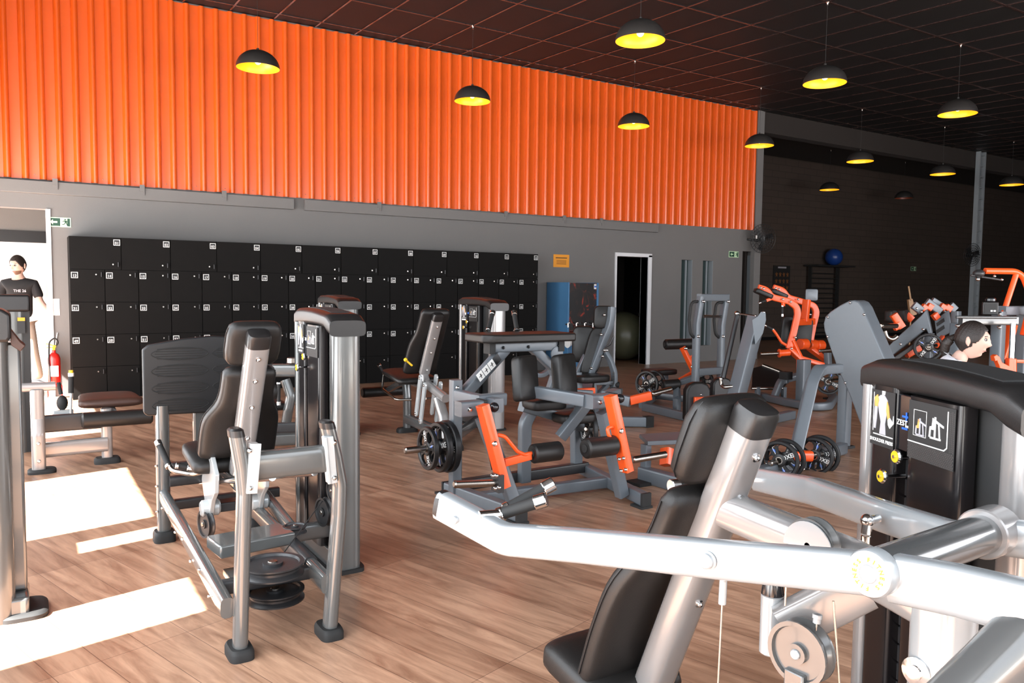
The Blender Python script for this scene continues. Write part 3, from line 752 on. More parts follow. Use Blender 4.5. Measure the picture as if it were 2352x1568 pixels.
# seat on its carriage
Tt = V((.955, 3.84, 1.262)); Tb = V((.955, 4.26, .52))
seat_back(A, Tt, Tb, (0, 1, 0), L_=.84, tw=.10, td=.09, ho=.01, tubemat='silver')
seatpad(A, (.93, 4.53, .555), (0, 1, 0), .40, .42, .09, tilt=.12)
b = MB(); b.rect([(.955, 4.20, .46), (.955, 4.66, .47)], .10, .08, e=4); b.build('seat_carriage', 'silver_dark', A)
for sx in (-1, 1):
    b = MB(); b.cyl((.955+sx*.09, 4.86, .33), (.955+sx*.09, 3.28, .70), .016, 16); b.build('guide_rod', 'chrome', A)
    for (yy, zz) in ((4.35, .45),):
        b = MB(); q = [(4.20, .52), (4.30, .60), (4.40, .56), (4.46, .48), (4.52, .50), (4.56, .42), (4.50, .34), (4.42, .24), (4.36, .26), (4.30, .36), (4.22, .42)]
        b.prism([V((.955+sx*.13-.012, y, z)) for y, z in q], (.024, 0, 0)); b.build('roller_bracket', 'silver_light', A, bevel=.004)
        b = MB(); b.cyl((.955+sx*.13-.05, 4.40, .30), (.955+sx*.13+.05, 4.40, .30), .045, 20, .01); b.build('roller', 'silver_light', A)
b = MB(); b.box((.955, 4.45, .29), (.24, .10, .05)); b.build('carriage_axle', 'dark_paint', A, bevel=.006)
hp = [V((.90, 4.36, .53)), V((.74, 4.40, .49)), V((.655, 4.50, .50)), V((.63, 4.60, .56))]
b = MB(); b.tube(hp, .013, 12, .08); hb = b.build('hand_lever', 'steel', A)
grip(A, hp[2]+V((-.012, .04, .02)), V((.612, 4.66, .62)), .017); grip(A, (.70, 4.62, .50), (.76, 4.60, .485), .017)
# pulleys and covers low in the frame
pulley(A, (.90, 3.42, .262), (0, 0, 1), .135, .05, 'dark_paint'); pulley(A, (.905, 3.40, .15), (0, 0, 1), .125, .045, 'black')
pulley(A, (1.11, 3.80, .30), (0, 0, 1), .058, .035, 'dark_paint'); pulley(A, (.80, 4.38, .22), (1, .25, 0), .075, .035)
b = MB(); b.box((.895, 3.78, .285), (.36, .20, .06), Matrix.Rotation(.12, 3, 'Z')); gd = b.build('pulley_guard', 'silver_dark', A, bevel=.008)
b = MB(); b.box((.86, 3.52, .21), (.26, .20, .03)); b.build('pulley_bracket', 'steel', A, bevel=.003)
b = MB(); b.rect([(.68, 3.42, .215), (1.07, 3.42, .215)], .05, .06, e=6); b.build('cross_rail', 'dark_paint', A)
b = MB(); b.rect([(1.08, 3.98, .22), (1.36, 3.98, .22)], .06, .085, e=5); b.build('tower_link', 'gunmetal', A)
pulley(A, (1.30, 3.92, .33), (1, .15, 0), .075, .035, 'black'); pulley(A, (1.31, 3.80, .47), (1, .15, 0), .055, .03, 'black')
cable(A, [(1.30, 3.92, .40), (1.0, 3.60, .26), (.90, 3.42, .27)])
b = MB(); b.rect([(1.19, 4.80, .27), (1.12, 3.9, .27)], .05, .08, e=3.2); b.build('side_rail', 'silver_dark', A)

# ---------------- shoulder press, right foreground
SP = thing('shoulder_press', 'silver shoulder press with black padded seat and long lever arms, right foreground', 'exercise machine', (1.6, 1.4, 0))
ut = V((-math.sin(math.radians(25)), -math.cos(math.radians(25)), 0)); Pt = DP(1992, 1000, 2.44); Pt.z = 0
tower(SP, Pt, ut, 1.312, 'SHOULDER PRESS', th=.19, w=.64, silver='silver')
xs = 1.60
Tt = WX(1738, 945, xs); Tb = WX(1500, 1568, xs); dd = (Tb-Tt).normalized(); Tb = Tt+dd*1.16
seat_back(SP, Tt, Tb, (0, 1, 0), L_=1.02, tw=.095, td=.095, hw0=.135, hw1=.19, ho=.035, hk=1.08, lc=.36)
seatpad(SP, (1.57, 1.90, .285), (0, 1, 0), .34, .34, .12, tilt=.15)
b = MB(); b.rect([(xs, 1.74, .20), (xs, 1.95, .19)], .08, .08); b.build('seat_post', 'silver', SP)
b = MB(); b.rect([(xs, 1.86, .03), (xs, 1.86, .20)], .09, .12, up=(0, 1, 0)); b.build('seat_leg', 'silver', SP); foot(SP, (xs, 1.9, 0), .3, .14, .04)
# frame: from the upright back to the pivot post
ym = 1.50
fa = WX(1668, 1168, xs); fb = WX(1960, 1290, xs); fc = WX(2160, 1400, xs)
b = MB(); b.rect([fa, fb, fc], .095, .095, fr=.05, e=3.4, n=24); b.build('frame_strut', 'silver', SP)
colp = WX(2165, 1480, xs)
b = MB(); b.rect([(colp.x, colp.y, .04), (colp.x, colp.y, fc.z+.03)], .115, .115, up=(0, 1, 0), e=2.8, n=28); col_ = b.build('main_post', 'silver_arm', SP)
foot(SP, (colp.x, colp.y, 0), .16, .20, .05)
b = MB(); q = WX(2110, 1540, xs-.05); b.lathe([(.03, 0), (.03, .004), (.016, .006), (.016, .012), (.008, .013)], (xs-.058, q.y, q.z), (-1, 0, 0), 20); b.build('bolt', 'chrome', col_)
b = MB(); b.rect([(xs, .66, .06), (xs, 1.86, .06)], .09, .09); b.build('base_rail', 'silver', SP)
b = MB(); b.rect([(xs, 1.30, .06), (2.0, 1.45, .06)], .09, .08); b.build('base_rail', 'silver', SP)
# lower strut seen behind the near arm, carrying a short bumper post
s0 = WX(1985, 1345, xs-.02); s1 = WX(1800, 1440, xs-.14)
b = MB(); b.rect([s0, s1], .06, .10, e=5); b.build('stop_arm', 'silver', SP)
g = WX(1772, 1430, xs-.13); b = MB(); gb = WX(1772, 1500, xs-.13); gt = WX(1772, 1362, xs-.13)
b.cyl((g.x, g.y, gb.z), (g.x, g.y, gt.z), .026, 28, .003); st = b.build('stop_post', 'silver_arm', SP)
gt2 = WX(1772, 1335, xs-.13); b = MB(); b.lathe([(.0262, 0), (.0262, .002), (.023, gt2.z-gt.z), (.018, gt2.z-gt.z+.004)], (g.x, g.y, gt.z), (0, 0, 1), 28); b.build('rubber_bumper', 'black_gloss', st)
# pivot axle
NA = V((1.38, .87, .972)); FA = WY(2268, 1222, .90)
ax = (FA-NA).normalized()
b = MB(); b.cyl(NA-ax*.02, FA+ax*.06, .043, 32); b.build('pivot_axle', 'gunmetal', SP)
b = MB(); b.cyl(FA-ax*.03, FA+ax*.05, .056, 32, .003); b.build('pivot_hub', 'silver', SP)
b = MB(); b.mi = 0; b.lathe([(.046, .03), (.046, .004), (.043, 0), (.036, -.001)], NA, ax, 40); b.mi = 1; b.lathe([(.036, -.001), (.036, -.0015), (.018, -.0015), (.018, -.001)], NA, ax, 40, caps=False)
b.mi = 0; b.lathe([(.018, -.001), (.016, -.003), (0, -.003)], NA, ax, 30)
lx = V((1, 0, 0)).cross(Z).cross(V((1, 0, 0)))
uxx = (ax.cross(Z)).normalized()
for k, ch in enumerate('FITNESS FITNESS '):
    a = PI/2-k*2*PI/16; dr = uxx*math.cos(a)+Z*math.sin(a)
    if ch != ' ': b.mi = 2; b.text(ch, NA-ax*.0022+dr*.027, uxx*math.sin(a)-Z*math.cos(a), dr, .012)
b.v = [p-ax*.045 for p in b.v]; b.build('pivot_cap', ['silver_arm', 'silver_arm', 'yellow'], SP)
# near lever arm
def armpath(pp): return [DP(*q) for q in pp]
near = armpath([(1012, 1158, 2.20), (1160, 1238, 2.06), (1330, 1252, 1.93), (1640, 1283, 1.70), (1990, 1315, 1.515)])
b = MB(); b.sweep(near, .052, .083, n=32, e=4., r=.14); na = b.build('lever_arm', 'silver_arm', SP)
d = (near[0]-near[1]).normalized(); x_, y_, z_ = basis(d)
b = MB(); loft(b, [rring(near[0]-d*.012, x_, y_, .055, .086, 3), rring(near[0]+d*.003, x_, y_, .054, .085, 3), rring(near[0]+d*.010, x_, y_, .03, .06, 3)]); b.build('end_cap', 'plastic', na)
for (px, py, D, r_) in ((1638, 1280, 1.70, .017), (1060, 1187, 2.155, .012)):
    p = DP(px, py, D); side = (p-CAM).normalized(); tt = (near[3]-near[2]).normalized() if px > 1500 else (near[0]-near[1]).normalized(); side = (side-tt*side.dot(tt)); side.z = 0; side.normalize()
    b = MB(); b.lathe([(r_*1.25, 0), (r_*1.25, .002), (r_, .003), (r_*.95, .010), (r_*.8, .012)], p-side*.026, -side, 6 if False else 24); b.build('bolt', 'silver_arm', na)
# warning triangle on the near arm
p = DP(1763, 1302, 1.66); tt = (near[4]-near[3]).normalized(); side = tt.cross(Z).normalized(); side = side if side.dot(p-CAM) < 0 else -side
b = MB(); q = p+side*.0262; b.prism([q-tt*.016-Z*.012, q+tt*.016-Z*.012, q+Z*.016], side*.0006); b.build('warning_label', 'sign_glow', na)
# rear part of near arm (towards the counterweight)
rear = armpath([(2050, 1325, 1.49), (2200, 1355, 1.40), (2460, 1420, 1.24)])
b = MB(); b.sweep(rear, .055, .092, n=32, e=4., r=.1); b.build('lever_arm_tail', 'silver_arm', SP)
# far lever arm
FD = (FA-CAM).dot(cF)
far = armpath([(1560, 1180, 2.50), (1640, 1110, 2.45), (1730, 1098, 2.38), (1870, 1128, 2.24), (2030, 1185, 2.08), (2235, 1255, 1.86)])
far = [None]+armpath([(1742, 1101, 2.78), (1870, 1128, 2.36), (2030, 1185, 2.05), (2200, 1240, 1.83)])+[FA-ax*.02]
b = MB(); b.sweep(far[1:], .052, .083, n=32, e=4., r=.16); fa_ = b.build('lever_arm', 'silver_arm', SP)
rear2 = armpath([(2275, 1228, 1.80), (2400, 1245, 1.70), (2600, 1300, 1.6)])
b = MB(); b.sweep(rear2, .055, .085, n=28, e=3.); b.build('lever_arm_tail', 'silver_arm', SP)
b = MB(); cw0 = (rear[-1]+rear2[-1])/2; b.cyl(rear[-1], rear2[-1], .04, 24); b.build('counterweight_bar', 'gunmetal', SP)
# grips on the near arm end
g0 = DP(1120, 1168, 2.10); grip(SP, DP(1150, 1180, 2.12), DP(1238, 1152, 2.10), .0165); grip(SP, DP(1165, 1168, 2.16), DP(1256, 1118, 2.18), .0165)
b = MB(); b.tube([DP(1100, 1185, 2.09), DP(1160, 1180, 2.12)], .014, 12); b.build('grip_stub', 'chrome', SP)
grip(SP, DP(1690, 1103, 2.80), DP(1552, 1115, 2.70), .019)
b = MB(); b.tube([DP(1748, 1102, 2.78), DP(1690, 1103, 2.80)], .014, 12); b.build('grip_stub', 'chrome', SP)
# ball-jointed link rod by the far arm
for (pa, pb, D) in (((1992, 1195), (1986, 1262), 1.98),):
    b = MB(); a_ = DP(*pa, D); c_ = DP(*pb, D); b.ball(a_, .017, 16); b.cyl(a_, a_+(c_-a_)*.45, .013, 16); b.cyl(a_+(c_-a_)*.5, c_+V((0, 0, -.10)), .012, 16, .002); b.cyl(a_, a_+(DP(2015, 1190, D+.03)-a_), .012, 12)
    b.build('link_rod', 'chrome', SP)
# cables with swaged ends
for (pa, pb, D, sw) in (((1662, 1322), (1648, 1600), 1.70, True), ((1806, 1335), (1803, 1390), 1.72, False), ((1914, 1380), (1932, 1620), 1.66, False), ((1878, 1410), (1868, 1500), 1.70, True)):
    a_ = DP(*pa, D); c_ = DP(*pb, D); d = (c_-a_).normalized(); b = MB(); b.mi = 0; b.cyl(a_, c_, .0026, 10); b.mi = 1
    if sw: k = .062 if pa[0] < 1700 else .02; b.cyl(a_, a_+d*k, .0085, 16, .001); b.cyl(a_, a_+d*.010, .0105, 16, .001)
    b.build('cable', ['steel', 'silver_arm'], SP)
# half-covered pulley on the strut, and the swinging lower pulley
pc = DP(1868, 1250, 1.80); nx = V((1, .25, 0)).normalized()
b = MB(); b.mi = 0
prf = [V((0, math.cos(a)*.066, math.sin(a)*.066)) for a in [PI*k/18 for k in range(19)]]
b.prism([pc+V((-.022, -p.y, p.z-.01)) for p in prf], (.003, 0, 0)); b.build('pulley_cover', 'silver_arm', SP); pulley(SP, pc, (1, 0, 0), .062, .032, 'gunmetal')
pc = DP(1840, 1496, 1.72); pulley(SP, pc, (1, .10, 0), .070, .042, 'gunmetal', 'silver_arm')
b = MB(); b.box(pc+V((0, 0, -.10)), (.05, .05, .12)); b.build('pulley_fork', 'gunmetal', SP, bevel=.004)
# diagonal tube at the lower right corner
b = MB(); b.sweep([DP(2090, 1740, 1.30), DP(2180, 1640, 1.28), DP(2340, 1480, 1.30), DP(2460, 1400, 1.30)], .085, .10, n=28, e=3., r=.1); b.build('lower_strut', 'gunmetal', SP)
# ---------------- B: leg extension with tower, middle distance
def leg_extension(name, label, cx, ft, tower_args, mats=('silver', 'gunmetal'), links=True, cat='exercise machine'):
    """seat facing +y; cx = centre line, ft = y of the front foot"""
    t = thing(name, label, cat, (cx, ft-.5, 0))
    P0, u, H, title, w = tower_args
    tower(t, P0, u, H, title, th=.18, w=w, silver=mats[0], detail=False)
    sm, dm = mats
    b = MB(); b.rect([(cx, ft, .03), (cx, ft, .36), (cx, ft+.03, .52)], .075, .095, up=(0, 1, 0), fr=.1, e=3); b.build('front_leg', dm, t); foot(t, (cx, ft, 0), .22, .11, .05)
    b = MB(); b.rect([(cx, ft, .14), (cx, ft-1.05, .11)], .08, .10, e=4); b.build('base_rail', dm, t)
    foot(t, (cx, ft-1.05, 0), .16, .14, .06)
    b = MB(); b.rect([(cx, ft-1.0, .10), (P0[0]+.05, ft-1.0 if abs(P0[1]-ft) > .6 else P0[1]-.4, .10)], .08, .10, e=4); b.build('base_rail', dm, t)
    b = MB(); b.rect([(cx, ft-.9, .06), (cx, ft-.82, .30), (cx, ft-.72, .44)], .10, .08, up=(0, 1, 0), fr=.1, e=3); b.build('rear_leg', sm, t)
    return t
B = leg_extension('leg_extension', 'silver leg extension machine with tower, tan-lit seat and black ankle roller, standing before lockers 42 to 46', 3.35, 7.43, ((4.13, 7.72, 0), (0, -1, 0), 1.41, 'LEG EXTENSION', .69))
B['label'] = 'silver leg extension with weight tower and long ankle roller, before locker doors 43 to 46'
cx = 3.35
Tt = V((cx, 6.72, 1.24)); Tb = V((cx, 7.02, .66))
seat_back(B, Tt, Tb, (0, 1, 0), head=False, L_=.72, hw0=.15, hw1=.18, tw=.095, td=.07)
b = MB(); b.rect([Tb+V((0, .02, .0)), V((cx, 6.98, .56)), V((cx, 6.55, .46))], .08, .08, fr=.06, e=3); b.build('seat_arm', 'silver', B)
seatpad(B, (cx-.02, 7.33, .60), (0, 1, 0), .44, .50, .075, tilt=.14)
b = MB(); b.rect([(cx, 7.10, .52), (cx, 7.50, .56)], .07, .06, e=4); b.build('seat_rail', 'gunmetal', B)
for k, (y, z) in enumerate(((6.93, .62), (6.83, .56))):
    for sx in (-1, 1):
        b = MB(); a = V((cx+sx*.085, y, z)); c = V((cx+sx*.085, y+.09, z-.36))
        d = (c-a).normalized(); l = V((1, 0, 0)); n_ = l.cross(d)
        ring = [a+d*(-.03*math.cos(q))+n_*(.03*math.sin(q)) for q in [-PI/2+PI*i/8 for i in range(9)]] + [c+d*(.03*math.cos(q))-n_*(.03*math.sin(q)) for q in [-PI/2+PI*i/8 for i in range(9)]]
        b.mi = 0; b.prism([p-l*.008 for p in ring], l*.016)
        b.mi = 1
        for p in (a, c): b.bolt(p+l*sx*.008, l*sx, .014, .014)
        b.build('link_bar', ['silver_light', 'chrome'], B)
b = MB(); b.cyl((3.05, 7.93, .37), (3.60, 7.93, .37), .055, 28, .012); b.build('ankle_roller', 'leather', B)
b = MB(); b.rect([(cx-.02, 7.93, .37), (cx-.02, 7.55, .50)], .05, .06); b.build('lever', 'gunmetal', B)
for sx in (-1, 1):
    pts = [V((cx+sx*.20, 7.58, .60)), V((cx+sx*.24, 7.52, .46)), V((cx+sx*.22, 7.20, .38)), V((cx+sx*.08, 7.15, .38))]
    b = MB(); b.tube(pts, .012, 10, .06); b.build('side_handle', 'steel', B)
    grip(B, (cx+sx*.20, 7.56, .61), (cx+sx*.21, 7.66, .68), .016)
b = MB(); b.ball((cx-.22, 6.98, .80), .02, 12); b.cyl((cx-.22, 6.98, .80), (cx-.15, 6.98, .74), .010, 10); b.build('adjust_knob', 'yellow', B)
# ---------------- machine behind A
M2 = thing('seated_row', 'silver machine with weight tower, mostly hidden behind the seat back of the leg press', 'exercise machine', (2.1, 7.4, 0))
tower(M2, (2.66, 8.12, 0), (0, -1, 0), 1.42, 'LEG CURL', th=.20, w=.62, silver='silver_dark', detail=False)
b = MB(); b.rect([DP(560, 850, 7.2), DP(688, 850, 7.25)], .09, .12, e=4); b.build('support_arm', 'silver_dark', M2)
pl = [DP(655, 872, 7.2), DP(668, 910, 7.2), DP(662, 940, 7.2), DP(655, 985, 7.25)]
b = MB(); b.sweep(pl, .085, .09, up=(0, 1, 0), n=20, e=3, r=.1); b.build('curved_leg', 'silver_dark', M2)
b = MB(); b.rect([FL(600, 1010, .12), FL(690, 1005, .12)], .09, .12, e=5); b.build('base_rail', 'silver_dark', M2)
b = MB(); b.rect([FL(560, 985, .26), FL(700, 980, .26)], .06, .09, e=6); b.build('cross_bar', 'dark_paint', M2)
seatpad(M2, DP(610, 930, 7.3), (0, 1, 0), .36, .34, .08)
b = MB(); b.rect([DP(610, 940, 7.3), (DP(610, 940, 7.3).x, DP(610, 940, 7.3).y, .04)], .07, .07, up=(0, 1, 0)); b.build('seat_post', 'silver_dark', M2)
b = MB(); b.ball(DP(632, 900, 7.1), .05, 14, (1, .6, 1.3)); b.build('knee_roller', 'leather', M2)
grip(M2, DP(640, 880, 7.1), DP(640, 925, 7.1), .016)
b = MB(); q = DP(672, 826, 7.2); b.cyl(q-Z*.03, q+Z*.02, .05, 20, .004); b.build('pivot_cap', 'steel', M2)
# ---------------- left towers and leg extension by the doorway
T1 = thing('cable_station', 'silver machine tower cut off by the left picture edge, nearest the camera', 'exercise machine', (-.35, 4.1, 0))
def sidetower(t, xr, yr, H, w=.62, th=.17):
    """tower running to the left along x, showing its right end: silver column, dark rear panel"""
    b = MB(); loft(b, [rring((xr-.10, yr+.085, z), V((1, 0, 0)), V((0, 1, 0)), .20, .17, 3, 28) for z in (0, H-.14)]); b.build('tower_column', 'silver_dark', t)
    b = MB(); b.box2((xr-.06, yr+.12, .10), (xr+.045, yr+.24, H-.16)); b.build('rear_panel', 'gunmetal', t, bevel=.012)
    b = MB(); b.box2((xr-w, yr+.03, .10), (xr-.15, yr+.20, H-.12)); b.build('shroud', 'smoke', t, bevel=.01)
    b = MB(); loft(b, [rring((xr-w+.09, yr+.085, z), V((1, 0, 0)), V((0, 1, 0)), .18, .17, 3, 28) for z in (0, H-.14)]); b.build('tower_column', 'silver_dark', t)
    b = MB(); b.box2((xr-w, yr+.02, 0), (xr+.05, yr+.26, .10)); b.build('tower_base', 'silver_dark', t, bevel=.015)
    b = MB(); b.prism([V((xr-w-.02, yr-.01, z)) for z in ()] or [V((xr-w-.02, yr-.01, H-.15)), V((xr+.0, yr-.01, H-.15)), V((xr+.012, yr-.01, H-.13)), V((xr+.012, yr-.01, H-.03)), V((xr-.02, yr-.01, H-.006)), V((xr-w-.02, yr-.01, H))], (0, .22, 0)); b.build('tower_cap', 'plastic', t, bevel=.012, seg=3)
sidetower(T1, -.065, 4.02, 1.395)
b = MB(); b.prism([V((-.055, 4.05, 1.30)), V((-.02, 4.05, 1.245)), V((.0, 4.05, 1.225)), V((-.02, 4.05, 1.20)), V((-.055, 4.05, 1.23))], (0, .12, 0)); b.build('corner_trim', 'leather_reflect', T1, bevel=.004)
foot(T1, (-.04, 4.14, 0), .20, .26, .03)
b = MB(); b.ball((-.17, 4.30, 1.42), .075, 20, (1, 1, 1)); b.build('pad', 'leather', T1); b = MB(); b.cyl((-.17, 4.30, 1.30), (-.17, 4.30, 1.42), .03, 14); b.build('pad_post', 'gunmetal', T1)
LE = thing('leg_curl', 'silver leg curl with padded seat and thick black roller, beside the left doorway', 'exercise machine', (.5, 7.6, 0))
P_ = FL(66, 1000); yt = 8.1; xr = WY(60, 760, yt).x
b = MB(); loft(b, [rring((xr-.12, yt+.1, z), V((1, 0, 0)), V((0, 1, 0)), .24, .19, 3, 28) for z in (0, 1.27)]); b.build('tower_column', 'silver_dark', LE)
b = MB(); b.box2((xr-.03, yt+.03, .0), (xr+.03, yt+.20, 1.27)); b.build('tower_edge', 'ink', LE)
b = MB(); b.box2((xr-.62, yt+.03, .02), (xr-.2, yt+.17, 1.27)); b.build('shroud', 'smoke', LE)
b = MB(); b.box2((xr-.64, yt-.02, 1.25), (xr+.035, yt+.22, 1.40)); b.build('tower_cap', 'plastic', LE, bevel=.02, seg=3)
b = MB(); b.mi = 0; q = WY(49, 742, yt-.0); b.box((q.x, yt-.005, q.z-.03), (.055, .004, .12)); b.mi = 1; b.box((q.x, yt-.007, q.z+.035), (.055, .004, .03)); b.build('notice_sticker', ['ink', 'amber'], LE)
fx = .56; fy = 7.33
xl = WY(90, 1080, 7.18).x
b = MB(); b.rect([(xl, 7.2, .03), (xl, 7.2, .30), (xl, 7.24, .42), (xl, 7.24, .66)], .10, .10, up=(0, 1, 0), fr=.06, e=3.2); fl_ = b.build('front_leg', 'silver', LE); foot(LE, (xl+.02, 7.2, 0), .20, .18, .03)
b = MB()
for z in (.10, .24): b.lathe([(.014, 0), (.014, .003), (.009, .01), (0, .011)], (xl, 7.2-.05, z), (0, -1, 0), 12)
b.build('bolt', 'chrome', fl_)
b = MB(); b.rect([(xl-.10, 7.24, .68), (xl+.13, 7.24, .68)], .07, .07, e=3); b.build('top_bar', 'silver', LE)
b = MB(); b.rect([(fx, fy, .03), (fx, fy, .46)], .085, .085, up=(0, 1, 0), e=3.2); b.build('front_leg', 'silver', LE); foot(LE, (fx, fy, 0), .20, .14, .05)
b = MB(); b.rect([(xl, 7.25, .165), (fx, 7.30, .165)], .06, .12, e=4); b.build('cross_rail', 'silver', LE)
b = MB(); b.rect([(xl, 7.36, .36), (fx, 7.38, .36)], .06, .14, e=6); b.build('rear_rail', 'dark_paint', LE)
q0 = WY(187, 966, 7.28); q1 = WY(350, 960, 7.28)
b = MB(); b.cyl(q0, (q1.x, q1.y, q0.z), .065, 32, .014); b.build('ankle_roller', 'leather', LE)
seatpad(LE, ((q0.x+q1.x)/2-.03, 7.66, q0.z+.115), (0, 1, 0), .50, .56, .085, pad='leather_reflect', front=.92)
b = MB(); b.rect([(.60, 7.36, .40), (.60, 7.86, .44)], .09, .09, e=4); b.build('seat_rail', 'silver', LE)
b = MB(); b.rect([(.60, 7.86, .02), (.60, 7.86, .44)], .08, .08, up=(0, 1, 0)); b.build('rear_leg', 'silver', LE)
q = WY(143, 925, 7.8); b = MB(); b.ball(q, .055, 16, (.8, .8, 1.2)); b.build('cam_pad', 'rubber', LE)
b = MB(); b.mi = 0; b.cyl(WY(140, 905, 7.75), WY(134, 878, 7.75), .016, 12); b.build('hand_grip', 'rubber', LE)
b = MB(); b.mi = 0; a = WY(163, 902, 7.7); c = WY(163, 864, 7.7); b.cyl(a, c, .021, 16); b.mi = 1; e_ = WY(163, 856, 7.7); b.cyl(c, e_, .023, 16); b.mi = 2; b.cyl(e_, WY(163, 850, 7.7), .018, 16); b.build('adjust_lever', ['rubber', 'white', 'yellow'], LE)
b = MB(); b.box(WY(146, 953, 7.75), (.15, .05, .09)); b.cyl(WY(120, 955, 7.7), WY(185, 955, 7.7), .02, 12); b.cyl(WY(120, 975, 7.7), WY(185, 972, 7.7), .016, 12); b.cyl(WY(163, 902, 7.7), WY(163, 975, 7.7), .010, 10); b.build('cam_bracket', 'silver_light', LE, bevel=.003)
# ================================================================== PLATE-LOADED MACHINES
def bm_(t, name, m, pts, w, h=None, fr=0., up=(0, 0, 1), e=9.):
    """box-section beam through pixel/depth points or world points"""
    P = [DP(*p) if not isinstance(p, Vector) else p for p in pts]
    b = MB(); b.rect(P, w, h or w, up=up, fr=fr, e=e); return b.build(name, m, t)
def bolts(t, pts, r=.010, m='chrome', name='bolt', d=None):
    b = MB()
    for p in pts:
        P = DP(*p) if not isinstance(p, Vector) else p
        n = d or (CAM-P).normalized(); b.lathe([(r, 0), (r*.95, r*.5), (r*.5, r*.95), (0, r*1.05)], P, n, 12)
    return b.build(name, m, t)
def pad(t, name, c, ux, uy, w, h, th, m='leather', e=5.):
    ux = V(ux).normalized(); uy = V(uy).normalized(); n = ux.cross(uy).normalized(); c = V(c) if isinstance(c, Vector) else DP(*c)
    b = MB(); loft(b, [rring(c+n*(z*th), ux, uy, w*k, h*k, e, 28) for z, k in ((-.5, .90), (-.42, .97), (-.25, 1), (.25, 1), (.42, .97), (.5, .90))])
    return b.build(name, m, t, smooth=50)
def roller(t, a, c, r=.06, name='roller_pad'):
    a = DP(*a) if not isinstance(a, Vector) else a; c = DP(*c) if not isinstance(c, Vector) else c
    b = MB(); b.mi = 0; b.cyl(a, c, r, 28, r*.18); d = (c-a).normalized(); b.mi = 1; b.cyl(a-d*.006, a, r*.42, 18, .002); b.cyl(c, c+d*.006, r*.42, 18, .002)
    return b.build(name, ['leather', 'rubber'], t)
def peg(t, a, c, r=.024, name='plate_peg'):
    a = DP(*a) if not isinstance(a, Vector) else a; c = DP(*c) if not isinstance(c, Vector) else c
    b = MB(); b.cyl(a, c, r, 20, r*.35); return b.build(name, 'steel', t)
_pl = {}
def plate_disc(c, ax, R=.17, th=.032, label='', rot=0., grp=None, holes=4):
    """olympic grip plate standing on its own as a thing"""
    c = V(c) if isinstance(c, Vector) else DP(*c); ax = V(ax).normalized(); x, y, z = basis(ax); 
    x, y = x*math.cos(rot)+y*math.sin(rot), y*math.cos(rot)-x*math.sin(rot)
    t = thing('weight_plate', label, 'weight plate', c, grp); h = th/2
    b = MB(); n = 64
    # outer rim ring
    b.lathe([(R*.80, -h*.5), (R*.86, -h), (R*.97, -h), (R, -h*.7), (R, h*.7), (R*.97, h), (R*.86, h), (R*.80, h*.5), (R*.80, -h*.5)], c, ax, 56, caps=False)
    # spokes : four broad arms tapering to the hub, leaving the hand holes open
    for k in range(holes):
        a0 = 2*PI*k/holes; q = []
        for s, ww in ((.16, .70), (.30, .56), (.50, .40), (.68, .40), (.82, .60)):
            q.append((s, a0-ww*(.9 if s > .3 else 1)))
        for s, ww in ((.82, .60), (.68, .40), (.50, .40), (.30, .56), (.16, .70)): q.append((s, a0+ww*(.9 if s > .3 else 1)))
        b.prism([c+x*(R*s*math.cos(a))+y*(R*s*math.sin(a))-z*(h*.55) for s, a in q], z*(h*1.1))
    b.lathe([(R*.15, -h*.9), (R*.30, -h*.9), (R*.34, -h*.6), (R*.34, h*.6), (R*.30, h*.9), (R*.15, h*.9), (R*.15, -h*.9)], c, ax, 32, caps=False)
    b.build('plate_body', 'black', t)
    b = MB(); b.lathe([(R*.145, -h), (R*.19, -h), (R*.19, h), (R*.145, h), (R*.145, -h)], c, ax, 24, caps=False); b.build('hub_ring', 'steel', t)
    for sgn in (1, -1):
        for k in range(holes):
            m = MB()
            a = 2*PI*k/holes+PI*0; dr = x*math.cos(a)+y*math.sin(a); tn = z*sgn; o = c+tn*(h*.58)
            rd = dr; upv = tn.cross(rd)
            if k % 2 == 0:
                m.mi = 0; m.text('OXER', o+rd*(R*.56), rd if k == 0 else -rd, upv if k == 0 else -upv, R*.30, .0015)
            else:
                m.mi = 1; p = o+rd*(R*.55); m.prism([p-rd*R*.14-upv*R*.035, p+rd*R*.02-upv*R*.06, p+rd*R*.14+upv*R*.035, p-rd*R*.02+upv*R*.06], tn*.0015)
                m.mi = 0; m.prism([p-rd*R*.20, p+rd*R*.20, p+rd*R*.20+upv*R*.02, p-rd*R*.20+upv*R*.02], tn*.002)
            m.build('lettering' if k % 2 == 0 else 'logo', ['white', 'blue'], t)
    return t
GP, OR = 'grey_paint', 'orange'
X_ = V((1, 0, 0)); Y_ = V((0, 1, 0))
# ---------------- C: kneeling leg curl
Cm = thing('kneeling_leg_curl', 'grey and orange kneeling leg curl with elbow pad and roller arms, centre', 'exercise machine', (3.0, 4.5, 0))
# base
zb = .06
fL0, fL1 = V((2.56, 4.98, zb)), V((2.66, 4.14, zb)); fR0, fR1 = V((3.80, 5.0, zb)), V((3.60, 4.02, zb))
bm_(Cm, 'base_rail', GP, [fL0, fL1], .07, .09); rr_ = bm_(Cm, 'base_rail', GP, [fR0, fR1], .07, .09)
for p in (fL1, fR1, fL0):
    b = MB(); b.box((p.x, p.y-.004 if p.y < 4.5 else p.y, .06), (.08, .02, .095)); b.box((p.x, p.y+.04, .008), (.10, .12, .016)); b.build('rubber_foot', 'rubber', Cm)
bm_(Cm, 'cross_rail', GP, [V((2.60, 4.62, zb)), V((3.70, 4.55, zb))], .07, .08); bm_(Cm, 'cross_rail', 'dark_paint', [V((2.58, 4.90, zb+.03)), V((3.78, 4.93, zb+.03))], .07, .08)
